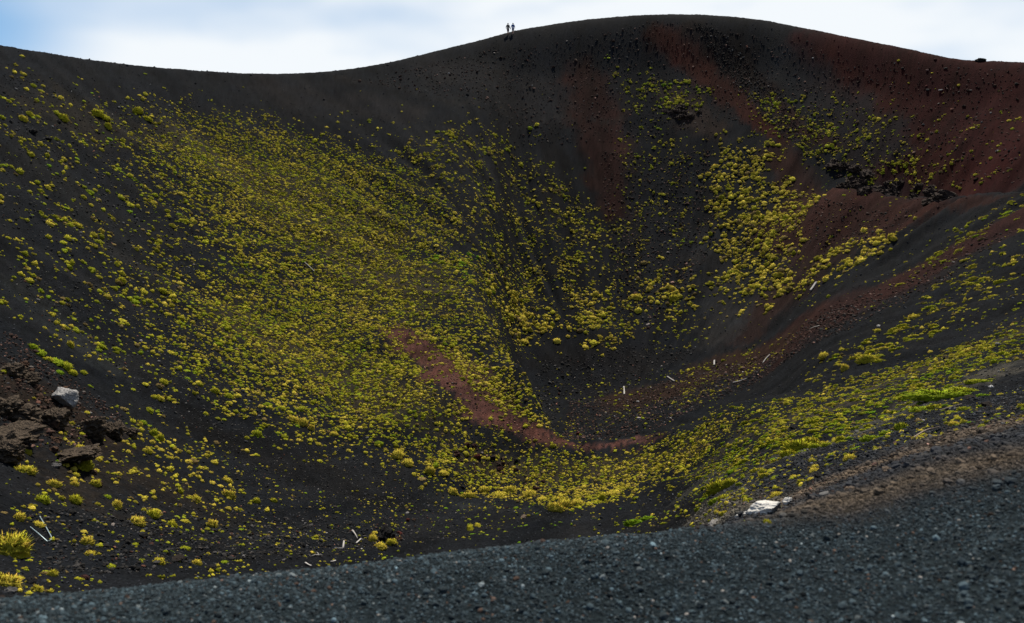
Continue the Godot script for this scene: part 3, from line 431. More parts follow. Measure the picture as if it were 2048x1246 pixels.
func stone_mat(c: Color, tex: Texture2D, bump: Texture2D, scale: float, relief: float, rough := 0.95) -> StandardMaterial3D:
	var m := StandardMaterial3D.new()
	m.albedo_color = c
	m.roughness = rough
	m.metallic_specular = 0.25
	m.uv1_triplanar = true
	m.uv1_scale = Vector3.ONE * scale
	if tex: m.albedo_texture = tex
	if bump:
		m.heightmap_enabled = true
		m.heightmap_texture = bump
		m.heightmap_scale = relief
	return m

# ------------------------------------------------------------------ splines
func slopes(t: PackedFloat32Array, y: PackedFloat32Array) -> PackedFloat32Array:
	var n := t.size()
	var m := PackedFloat32Array()
	m.resize(n)
	for i in n:
		if i == 0:
			m[i] = (y[1] - y[0]) / (t[1] - t[0])
		elif i == n - 1:
			m[i] = (y[n - 1] - y[n - 2]) / (t[n - 1] - t[n - 2])
		else:
			var h0 := t[i] - t[i - 1]
			var h1 := t[i + 1] - t[i]
			var d0 := (y[i] - y[i - 1]) / h0
			var d1 := (y[i + 1] - y[i]) / h1
			var s := (d0 * h1 + d1 * h0) / (h0 + h1)
			if d0 * d1 <= 0.0:
				s *= 0.35
			else:
				var most := 3.0 * minf(absf(d0), absf(d1))
				if absf(s) > most:
					s = signf(s) * most
			m[i] = s
	return m

func hermite(t: PackedFloat32Array, y: PackedFloat32Array, m: PackedFloat32Array, i: int, x: float) -> float:
	var h := t[i + 1] - t[i]
	var s := (x - t[i]) / h
	var s2 := s * s
	var s3 := s2 * s
	return y[i] * (2.0 * s3 - 3.0 * s2 + 1.0) + h * m[i] * (s3 - 2.0 * s2 + s) + y[i + 1] * (3.0 * s2 - 2.0 * s3) + h * m[i + 1] * (s3 - s2)

func piece(t: PackedFloat32Array, x: float) -> int:
	return clampi(t.bsearch(x) - 1, 0, t.size() - 2)

# ------------------------------------------------------------------ terrain
func relief(x: float, z: float, d: float, h: float) -> float:
	# uneven cinder: broad swells, hollows, and gullies that run down towards the pit
	var far := clampf((d - 5.0) / 20.0, 0.0, 1.0)
	var calm := 1.0 - 0.85 * smoothstep(2.0, 8.0, h)
	var e := n_low.get_noise_2d(x, z) * 0.34 * far * calm
	e += n_mid.get_noise_2d(x, z) * (0.012 + 0.08 * far * (0.4 + 0.6 * calm))
	e += n_fine.get_noise_2d(x, z) * (0.006 + 0.055 * far)
	if d > 58.0 and d < 164.0:
		var p := Vector2(x, z) - PIT
		var a := p.angle()
		var r := p.length()
		var w := smoothstep(58.0, 75.0, d) * smoothstep(12.0, 30.0, r) * (0.3 + 0.7 * smoothstep(-28.0, -6.0, x)) * (1.0 - smoothstep(-6.0, 9.0, h) * 0.9)
		e += (absf(n_streak.get_noise_2d(a * 34.0, r * 0.10)) - 0.2) * 1.25 * w
		e += n_streak.get_noise_2d(a * 110.0 + 50.0, r * 0.22) * 0.16 * w
	return e

func build_heights() -> void:
	for k in 16: caz.append(-180.0 + 8.0 * k)
	for k in int(2.0 * FINE / STEP) + 1: caz.append(-FINE + STEP * k)
	for k in 16: caz.append(FINE + 8.0 * (k + 1))
	n_cols = caz.size()
	for k in RINGS: rings.append(R0 * pow(R1 / R0, float(k) / (RINGS - 1)))
	for d in [172.0, 182.0, 200.0, 240.0, 310.0, 420.0, 700.0, 1200.0, 2300.0, 4200.0]: rings.append(d)
	n_rings = rings.size()
	heights.resize(n_cols * n_rings)
	var az := PackedFloat32Array(AZ)
	var rows := RD.size()
	var rd := []
	var rh := []
	var sd := []
	var sh := []
	for j in rows:
		rd.append(PackedFloat32Array(RD[j]))
		rh.append(PackedFloat32Array(RH[j]))
		sd.append(slopes(az, rd[j]))
		sh.append(slopes(az, rh[j]))
	var d := PackedFloat32Array()
	var h := PackedFloat32Array()
	d.resize(rows)
	h.resize(rows)
	for c in n_cols:
		var a := caz[c]
		var i := piece(az, a)
		for j in rows:
			d[j] = hermite(az, rd[j], sd[j], i, a)
			h[j] = hermite(az, rh[j], sh[j], i, a)
		var m := slopes(d, h)
		var q := 0
		var sx := sin(deg_to_rad(a))
		var sz := -cos(deg_to_rad(a))
		for k in n_rings:
			var r := rings[k]
			while q < rows - 2 and r > d[q + 1]: q += 1
			var y := hermite(d, h, m, q, maxf(r, d[0]))
			heights[c * n_rings + k] = y + relief(r * sx, r * sz, r, y)

func column_of(a: float) -> float:
	if a < -FINE: return (a + 180.0) / 8.0
	if a > FINE: return 16.0 + 2.0 * FINE / STEP + (a - FINE) / 8.0
	return 16.0 + (a + FINE) / STEP

func ground(x: float, z: float) -> float:
	var d := clampf(sqrt(x * x + z * z), R0, R1 - 0.01)
	var c := clampf(column_of(rad_to_deg(atan2(x, -z))), 0.0, n_cols - 1.001)
	var k := log(d / R0) / log(R1 / R0) * (RINGS - 1)
	var ci := int(c)
	var ki := mini(int(k), RINGS - 2)
	var cf := c - ci
	var kf := k - ki
	var at := ci * n_rings + ki
	return lerpf(lerpf(heights[at], heights[at + 1], kf), lerpf(heights[at + n_rings], heights[at + n_rings + 1], kf), cf)

func on_ground(x: float, z: float, lift := 0.0) -> Vector3:
	return Vector3(x, ground(x, z) + lift, z)

func ground_normal(x: float, z: float, e := 0.5) -> Vector3:
	return Vector3(ground(x - e, z) - ground(x + e, z), 2.0 * e, ground(x, z - e) - ground(x, z + e)).normalized()

# colours of the cinder and its painted gully shade, gathered on a grid over the crater
const CELL := 0.6
const GX0 := -118.0
const GZ0 := -162.0
var gw := 0
var gh := 0
var tint := PackedVector3Array()

func build_tints() -> void:
	gw = int(236.0 / CELL)
	gh = int(174.0 / CELL)
	tint.resize(gw * gh)
	tint.fill(Vector3(0.0138, 0.0158, 0.0196))
	for z in GROUND_TINTS:
		var col := Vector3(z[1].r, z[1].g, z[1].b)
		var chain: Array = z[3]
		var n := chain.size() / 3
		var lo := Vector2(1e9, 1e9)
		var hi := Vector2(-1e9, -1e9)
		for k in n:
			var p := Vector2(chain[k * 3], chain[k * 3 + 1])
			var r: float = chain[k * 3 + 2] * 1.6
			lo = lo.min(p - Vector2(r, r))
			hi = hi.max(p + Vector2(r, r))
		var strength: float = z[2]
		for j in range(maxi(0, int((lo.y - GZ0) / CELL)), mini(gh, int((hi.y - GZ0) / CELL) + 2)):
			for i in range(maxi(0, int((lo.x - GX0) / CELL)), mini(gw, int((hi.x - GX0) / CELL) + 2)):
				var p := Vector2(GX0 + i * CELL, GZ0 + j * CELL)
				var best := 9.0
				for k in n - 1:
					var a := Vector2(chain[k * 3], chain[k * 3 + 1])
					var b := Vector2(chain[k * 3 + 3], chain[k * 3 + 4])
					var t := clampf((p - a).dot(b - a) / maxf((b - a).length_squared(), 1e-6), 0.0, 1.0)
					var r := lerpf(chain[k * 3 + 2], chain[k * 3 + 5], t)
					best = minf(best, p.distance_to(a.lerp(b, t)) / r)
				if best < 1.6:
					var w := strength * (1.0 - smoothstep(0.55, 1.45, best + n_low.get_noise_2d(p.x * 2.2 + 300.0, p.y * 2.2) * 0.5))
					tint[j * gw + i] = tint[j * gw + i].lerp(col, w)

func tint_at(x: float, z: float) -> Vector3:
	var u := clampf((x - GX0) / CELL, 0.0, gw - 1.01)
	var v := clampf((z - GZ0) / CELL, 0.0, gh - 1.01)
	var i := int(u)
	var j := int(v)
	var at := j * gw + i
	return tint[at].lerp(tint[at + 1], u - i).lerp(tint[at + gw].lerp(tint[at + gw + 1], u - i), v - j)

func cinder_colour(x: float, z: float, d: float) -> Vector3:
	var p := Vector2(x, z) - PIT
	var a := p.angle()
	var r := p.length()
	var streak := n_streak.get_noise_2d(a * 60.0 + 9.0, r * 0.12)
	var blot := n_mid.get_noise_2d(x * 0.7 + 80.0, z * 0.7)
	var wx := n_low.get_noise_2d(x * 2.0, z * 2.0 + 40.0) * 1.6 + n_fine.get_noise_2d(x, z + 60.0) * 0.9
	var wz := n_low.get_noise_2d(x * 2.0 - 70.0, z * 2.0) * 1.6 + n_fine.get_noise_2d(x - 60.0, z) * 0.9
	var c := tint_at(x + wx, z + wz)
	# the fresh bluish lapilli of the lookout give way to older brown cinder further out
	var near := 1.0 - smoothstep(4.4, 5.8, d + n_mid.get_noise_2d(x, z) * 0.8)
	c = c.lerp(Vector3(0.019, 0.028, 0.034), near)
	var f := 1.0 + 0.60 * streak * (1.0 - near) + 0.22 * blot + 0.42 * n_fine.get_noise_2d(x * 1.3, z * 1.3 + 20.0)
	var warm := 0.10 * n_mid.get_noise_2d(x * 0.35, z * 0.35 + 500.0) + 0.06 * streak
	f *= 1.0
	return Vector3(c.x * f * (1.0 + warm), c.y * f, c.z * f * (1.0 - warm))

func build_terrain() -> void:
	build_heights()
	build_tints()
	var pos := PackedVector3Array()
	var nor := PackedVector3Array()
	var col := PackedColorArray()
	var idx := PackedInt32Array()
	pos.resize(n_cols * n_rings + 1)
	nor.resize(pos.size())
	col.resize(pos.size())
	for c in n_cols:
		var sx := sin(deg_to_rad(caz[c]))
		var sz := -cos(deg_to_rad(caz[c]))
		for k in n_rings:
			var r := rings[k]
			var at := c * n_rings + k
			pos[at] = Vector3(r * sx, heights[at], r * sz)
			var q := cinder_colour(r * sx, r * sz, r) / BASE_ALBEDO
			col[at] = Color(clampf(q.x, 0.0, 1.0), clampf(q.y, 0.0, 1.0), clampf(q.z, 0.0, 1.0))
	var mid := pos.size() - 1
	pos[mid] = Vector3(0, heights[0], 0)
	nor[mid] = Vector3.UP
	col[mid] = col[0]
	for c in n_cols:
		var c0 := maxi(c - 1, 0) * n_rings
		var c1 := mini(c + 1, n_cols - 1) * n_rings
		for k in n_rings:
			var k0 := maxi(k - 1, 0)
			var k1 := mini(k + 1, n_rings - 1)
			nor[c * n_rings + k] = (pos[c * n_rings + k1] - pos[c * n_rings + k0]).cross(pos[c0 + k] - pos[c1 + k]).normalized()
	idx.resize((n_cols - 1) * (n_rings - 1) * 6 + (n_cols - 1) * 3)
	var w := 0
	for c in n_cols - 1:
		for k in n_rings - 1:
			var a := c * n_rings + k
			var b := a + n_rings
			idx[w] = a
			idx[w + 1] = a + 1
			idx[w + 2] = b + 1
			idx[w + 3] = a
			idx[w + 4] = b + 1
			idx[w + 5] = b
			w += 6
		idx[w] = mid
		idx[w + 1] = c * n_rings
		idx[w + 2] = (c + 1) * n_rings
		w += 3
	var arrays := []
	arrays.resize(Mesh.ARRAY_MAX)
	arrays[Mesh.ARRAY_VERTEX] = pos
	arrays[Mesh.ARRAY_NORMAL] = nor
	arrays[Mesh.ARRAY_COLOR] = col
	arrays[Mesh.ARRAY_INDEX] = idx
	var mesh := ArrayMesh.new()
	mesh.add_surface_from_arrays(Mesh.PRIMITIVE_TRIANGLES, arrays)
	var m := StandardMaterial3D.new()
	m.vertex_color_use_as_albedo = true
	m.albedo_color = lin(BASE_ALBEDO, BASE_ALBEDO, BASE_ALBEDO)
	m.albedo_texture = noise_tex(2048, 0.04, 5, 0.34, 1.0, 11)
	m.uv1_triplanar = true
	m.uv1_world_triplanar = true
	m.uv1_scale = Vector3.ONE * 0.137
	m.heightmap_enabled = true
	m.heightmap_texture = noise_tex(1024, 0.05, 5, 0.0, 1.0, 12)
	m.heightmap_scale = 7.0
	m.roughness = 1.0
	m.metallic_specular = 0.1
	tag(solid("ground", mesh, m), "dark volcanic cinder ground of the crater with red and ash-grey bands", "", "", "structure")

# ------------------------------------------------------------------ stones
func rock_mesh(sd: int, n: int, planes: int, rough: float, size := Vector3.ONE, smooth := false, faces := []) -> ArrayMesh:
	# a lump cut by random planes, then roughened: unit width before size is applied
	var r := RandomNumberGenerator.new()
	r.seed = sd
	var cuts := []
	for i in planes:
		var v := Vector3(r.randfn(), r.randfn(), r.randfn()).normalized()
		cuts.append([v, r.randf_range(0.33, 0.48)])
	for v in faces: cuts.append([Vector3(v[0], v[1], v[2]).normalized(), v[3]])
	var noise := FastNoiseLite.new()
	noise.seed = sd
	noise.frequency = 1.6
	noise.fractal_octaves = 4
	var st := SurfaceTool.new()
	st.begin(Mesh.PRIMITIVE_TRIANGLES)
	st.set_smooth_group(0 if smooth else -1)
	var axes := [[Vector3.RIGHT, Vector3.UP, Vector3.BACK], [Vector3.LEFT, Vector3.UP, Vector3.FORWARD], [Vector3.UP, Vector3.BACK, Vector3.RIGHT], [Vector3.DOWN, Vector3.FORWARD, Vector3.RIGHT], [Vector3.BACK, Vector3.UP, Vector3.LEFT], [Vector3.FORWARD, Vector3.UP, Vector3.RIGHT]]
	for f in axes:
		var g := []
		for i in n + 1:
			for j in n + 1:
				var u := tan((2.0 * i / n - 1.0) * PI / 4.0)
				var v := tan((2.0 * j / n - 1.0) * PI / 4.0)
				var dir: Vector3 = (f[0] + f[1] * u + f[0].cross(f[1]) * v)
				dir = dir.normalized()
				var d := 0.56
				for c in cuts:
					var q: float = c[0].dot(dir)
					if q > 0.05: d = minf(d, c[1] / q)
				d *= 1.0 + rough * noise.get_noise_3dv(dir * 1.2)
				g.append(dir * d * size)
		for i in n:
			for j in n:
				var a: Vector3 = g[i * (n + 1) + j]
				var b: Vector3 = g[(i + 1) * (n + 1) + j]
				var c: Vector3 = g[(i + 1) * (n + 1) + j + 1]
				var e: Vector3 = g[i * (n + 1) + j + 1]
				for v in [a, c, b, a, e, c]: st.add_vertex(v)
	st.generate_normals()
	return st.commit()

func scatter(called: String, label: String, category: String, mesh: Mesh, mat: Material, places: Array, tints: PackedColorArray) -> void:
	var mm := MultiMesh.new()
	mm.transform_format = MultiMesh.TRANSFORM_3D
	mm.use_colors = true
	mm.mesh = mesh
	mm.instance_count = places.size()
	for i in places.size():
		mm.set_instance_transform(i, places[i])
		mm.set_instance_color(i, tints[i])
	var o := MultiMeshInstance3D.new()
	o.name = numbered(called)
	o.multimesh = mm
	o.material_override = mat
	add_child(o)
	tag(o, label, category, "", "stuff")

func tumbled(at: Vector3, w: float, flat := 0.7) -> Transform3D:
	var b := Basis.from_euler(Vector3(rng.randf_range(-0.5, 0.5), rng.randf() * TAU, rng.randf_range(-0.5, 0.5)))
	b = b * Basis.from_scale(Vector3(w * rng.randf_range(0.8, 1.25), w * flat * rng.randf_range(0.7, 1.3), w * rng.randf_range(0.75, 1.1)))
	return Transform3D(b, at)

func build_gravel() -> void:
	var m := StandardMaterial3D.new()
	m.vertex_color_use_as_albedo = true
	m.roughness = 0.95
	m.metallic_specular = 0.25
	var sets := [[], [], []]
	var cols := [PackedColorArray(), PackedColorArray(), PackedColorArray()]
	var put := func(d: float, a: float, w: float) -> void:
		var x := d * sin(a)
		var z := -d * cos(a)
		var k := rng.randi() % 3
		sets[k].append(tumbled(on_ground(x, z, w * rng.randf_range(-0.05, 0.28)), w))
		var v := 0.0275 * exp(rng.randfn() * 0.52)
		var c := Color(v * 0.68, v * 1.05, v * 1.30)
		var pick := rng.randf()
		if pick < 0.025: c = Color(v * 1.5, v * 1.0, v * 0.8)
		elif pick < 0.07: c = Color(v * 1.9, v * 2.3, v * 2.5)
		elif pick < 0.073 and w < 0.025: c = Color(0.20, 0.19, 0.18)
		if d > 4.0:
			var t := tint_at(x, z)
			c = c.lerp(Color(t.x, t.y, t.z) * rng.randf_range(0.6, 1.9), smoothstep(4.4, 5.5, d + n_mid.get_noise_2d(x, z) * 0.8))
		cols[k].append(c)
	for i in 50000:  # beside the lookout
		var far := rng.randf() < 0.5
		put.call(sqrt(rng.randf_range(2.0, 40.0)), deg_to_rad(rng.randf_range(48.0, 85.0) * (1.0 if far else -1.0)), 0.0115 * exp(rng.randfn() * 0.40))
	for i in 200000:
		put.call(sqrt(rng.randf_range(3.2, 49.0)), deg_to_rad(rng.randf_range(-48.0, 48.0)), 0.0100 * exp(rng.randfn() * 0.40))
	for i in 1600:  # coarser stones in the brown soil behind the gravel
		put.call(rng.randf_range(4.9, 11.0), deg_to_rad(rng.randf_range(12.0, 46.0)), rng.randf_range(0.025, 0.07))
	for i in 1400:
		put.call(sqrt(rng.randf_range(4.0, 60.0)), deg_to_rad(rng.randf_range(-48.0, 48.0)), rng.randf_range(0.022, 0.042))
	for i in 46000:
		put.call(sqrt(rng.randf_range(45.0, 420.0)), deg_to_rad(rng.randf_range(8.0, 48.0)), 0.021 * exp(rng.randfn() * 0.5))
	for k in 3:
		scatter("lapilli_gravel", ["blue-grey volcanic gravel covering the lookout in front", "angular dark gravel grains spread over the lookout", "coarse mixed gravel grains on the lookout and slope"][k], "gravel", rock_mesh(40 + k, 2, 7, 0.25), m, sets[k], cols[k])

func inside(p: Vector2, poly: PackedVector2Array) -> bool:
	return Geometry2D.is_point_in_polygon(p, poly)

func outline(a: Array) -> PackedVector2Array:
	var p := PackedVector2Array()
	for k in a.size() / 2: p.append(Vector2(a[k * 2], a[k * 2 + 1]))
	return p

func sample(poly: PackedVector2Array, lo: Vector2, hi: Vector2) -> Vector2:
	for t in 60:
		var p := Vector2(rng.randf_range(lo.x, hi.x), rng.randf_range(lo.y, hi.y))
		if inside(p, poly): return p
	return poly[0]

func bounds(poly: PackedVector2Array) -> Array:
	var lo := poly[0]
	var hi := poly[0]
	for p in poly:
		lo = lo.min(p)
		hi = hi.max(p)
	return [lo, hi]

func build_rubble() -> void:
	var m := StandardMaterial3D.new()
	m.vertex_color_use_as_albedo = true
	m.roughness = 0.95
	m.metallic_specular = 0.2
	var sets := [[], []]
	var cols := [PackedColorArray(), PackedColorArray()]
	for r in RUBBLE_PATCHES:
		var poly := outline(r[3])
		var b := bounds(poly)
		for i in int(r[0] * 3.4):
			var p := sample(poly, b[0], b[1])
			var w: float = r[1] * exp(rng.randfn() * 0.4) * 0.75
			var v := 0.017 * exp(rng.randfn() * 0.7)
			var c := Color(v, v * 0.97, v * 0.97)
			if r[2] == 1: c = Color(v * 1.9, v * 1.15, v * 0.95) if rng.randf() < 0.7 else Color(v, v, v)
			elif r[2] == 2: c = Color(v * 1.25, v * 1.25, v * 1.25)
			var pick := rng.randf()
			if pick < 0.02: c = Color(v * 5.0, v * 4.4, v * 4.0)
			elif pick < 0.05: c = Color(v * 3.2, v * 1.5, v * 1.1)
			var k := rng.randi() % 2
			sets[k].append(tumbled(on_ground(p.x, p.y, w * 0.15), w))
			cols[k].append(c)
	# loose stones all over the slopes
	for i in 46000:
		var d := 10.0 * pow(14.0, rng.randf())
		var a := deg_to_rad(rng.randf_range(-46.0, 46.0))
		var x := d * sin(a)
		var z := -d * cos(a)
		var w := (0.022 + 0.0006 * d) * exp(rng.randfn() * 0.45)
		var t := tint_at(x, z) * rng.randf_range(0.5, 1.8)
		if rng.randf() < 0.02: t = t * 3.0 + Vector3(0.05, 0.05, 0.05)
		var k := rng.randi() % 2
		sets[k].append(tumbled(on_ground(x, z, w * 0.1), w))
		cols[k].append(Color(t.x, t.y, t.z))
	for k in 2:
		scatter("scoria_rubble", ["loose black and red-brown scoria stones strewn over the crater", "angular scoria fragments strewn over the crater slopes"][k], "rubble", rock_mesh(60 + k, 2, 7, 0.3), m, sets[k], cols[k])

# ------------------------------------------------------------------ plants
func tuft_mesh(sd: int, blades: int, spiky: float, which := 0) -> ArrayMesh:
	# which: 0 everything, 1 green foliage only, 2 dry stalks only. Unit width, base at y = 0.
	var r := RandomNumberGenerator.new()
	r.seed = sd
	var noise := FastNoiseLite.new()
	noise.seed = sd
	noise.frequency = 1.3
	var st := SurfaceTool.new()
	st.begin(Mesh.PRIMITIVE_TRIANGLES)
	var puff := func(dir: Vector3) -> float:
		return 1.0 + 0.42 * noise.get_noise_3dv(dir * 1.3) + 0.26 * noise.get_noise_3dv(dir * 3.4 + Vector3(9, 4, 2))
	if which < 2:
		var nu := 14 if blades < 300 else 26
		var nv := 5 if blades < 300 else 9
		var g := []
		for v in nv + 1:
			for u in nu:
				var t := PI * 0.5 * (1.0 - float(v) / nv)
				var dir := Vector3(sin(t) * cos(TAU * u / nu), cos(t), sin(t) * sin(TAU * u / nu))
				var q: float = 0.44 * puff.call(dir)
				g.append(Vector3(dir.x * q, dir.y * q * 0.95 - (0.05 if v == 0 else 0.0), dir.z * q))
		for v in nv:
			for u in nu:
				var a: Vector3 = g[v * nu + u]
				var b: Vector3 = g[v * nu + (u + 1) % nu]
				var c: Vector3 = g[(v + 1) * nu + (u + 1) % nu]
				var d: Vector3 = g[(v + 1) * nu + u]
				var s := r.randf_range(0.34, 0.60)  # core coloured darker than the blades, painting shade on the flanks
				st.set_color(Color(s * 0.95, s, s * 0.75))
				for f in [[a, c, b], [a, d, c]]:
					var middle: Vector3 = f[0] + f[1] + f[2]
					var flat: Vector3 = (f[2] - f[0]).cross(f[1] - f[0])
					if flat.dot(middle) < 0.0: flat = -flat
					leaf_face(st, f[0], f[1], f[2], (middle.normalized() * 0.5 + flat.normalized() * 0.5).normalized())
	for i in blades:
		var y := pow(r.randf(), 0.55)  # blades crowd the crown, so the darkened core shows at the sides
		var an := r.randf() * TAU
		var s := sqrt(1.0 - y * y)
		var dir := Vector3(s * cos(an), y * 0.95 + 0.05, s * sin(an)).normalized()
		var q: float = 0.47 * puff.call(dir) * r.randf_range(0.94, 1.04 + 0.14 * spiky)
		var side := dir.cross(Vector3(r.randfn(), r.randfn(), r.randfn())).normalized() * (r.randf_range(0.020, 0.036) if blades < 300 else r.randf_range(0.009, 0.018))
		var tip := dir * q + Vector3(r.randfn(), r.randfn() - 0.6 * spiky * s, r.randfn()) * 0.04
		tip.y = maxf(tip.y, 0.01)
		var foot := dir * q * 0.72
		foot.y = maxf(foot.y - 0.02, 0.0)
		var dry := r.randf() < 0.34
		var v := r.randf_range(0.62, 1.0)
		var c := Color(v, v * 0.86, v) if dry else Color(v * 0.86, v, v * 0.6)
		if which == 1 and dry or which == 2 and not dry: continue
		var belly := foot.lerp(tip, 0.5)
		st.set_color(c)
		var n := (dir + Vector3(r.randfn(), r.randfn(), r.randfn()) * 0.25).normalized()
		leaf_face(st, foot, belly + side, belly - side, n)
		leaf_face(st, tip, belly - side, belly + side, n)
	return st.commit()

func leaf_face(st: SurfaceTool, a: Vector3, b: Vector3, c: Vector3, n: Vector3) -> void:
	st.set_normal(n)
	var turned := (c - a).cross(b - a).dot(n) < 0.0
	for p in ([a, c, b] if turned else [a, b, c]): st.add_vertex(p)

func hue_tint(h: float) -> Vector3:
	var g := Vector3(0.150, 0.275, 0.012)
	var y := Vector3(0.380, 0.345, 0.030)
	var o := Vector3(0.590, 0.450, 0.080)
	return g.lerp(y, h / 0.6) if h < 0.6 else y.lerp(o, (h - 0.6) / 0.4)

const PLACES := {
	"field": "in the dense tussock field on the crater slope", "ridge": "on the flanks of the red ridge", "leftslope": "on the open cinder slope above the lava outcrop", "outcrop": "around the brown lava outcrop",
	"upper": "on the bare cinder under the low saddle of the rim", "wall": "on the steep dark wall behind the pit", "highwall": "high on the wall below the summit of the rim", "pit": "on the slopes around the deep pit", "pitfloor": "on the rubble floor of the deep pit",
	"spur": "on the slope behind the rocky spur", "redwall": "on the dark red wall", "rightslope": "on the dark slope under the red band", "nearridge": "on the near ridge in front of the pit",
	"nearslope": "on the ash slope next to the pale slab", "floor": "on the rubble floor below the gravel lip", "ash": "along the edge of the grey ash hollow", "block": "around the black lava block"}

func plant_place(x: float, z: float, w: float, tall: float, stretch := 1.0) -> Transform3D:
	var n := ground_normal(x, z)
	var up := Vector3.UP.lerp(n, 0.55).normalized()
	var down := Vector3(n.x, 0, n.z)
	var right := (down.cross(up) if down.length() > 0.02 else Vector3.RIGHT.cross(up)).normalized()
	var b := Basis(right, up, right.cross(up).normalized())
	if stretch > 1.05:
		b = Basis(b.x * w * 0.72, b.y * w * tall, b.z * w * stretch)
	else:
		b = b.rotated(up, rng.randf() * TAU)
		b = Basis(b.x * w * rng.randf_range(0.7, 1.35), b.y * w * tall, b.z * w * rng.randf_range(0.7, 1.35))
	return Transform3D(b, on_ground(x, z, -0.02 * w))

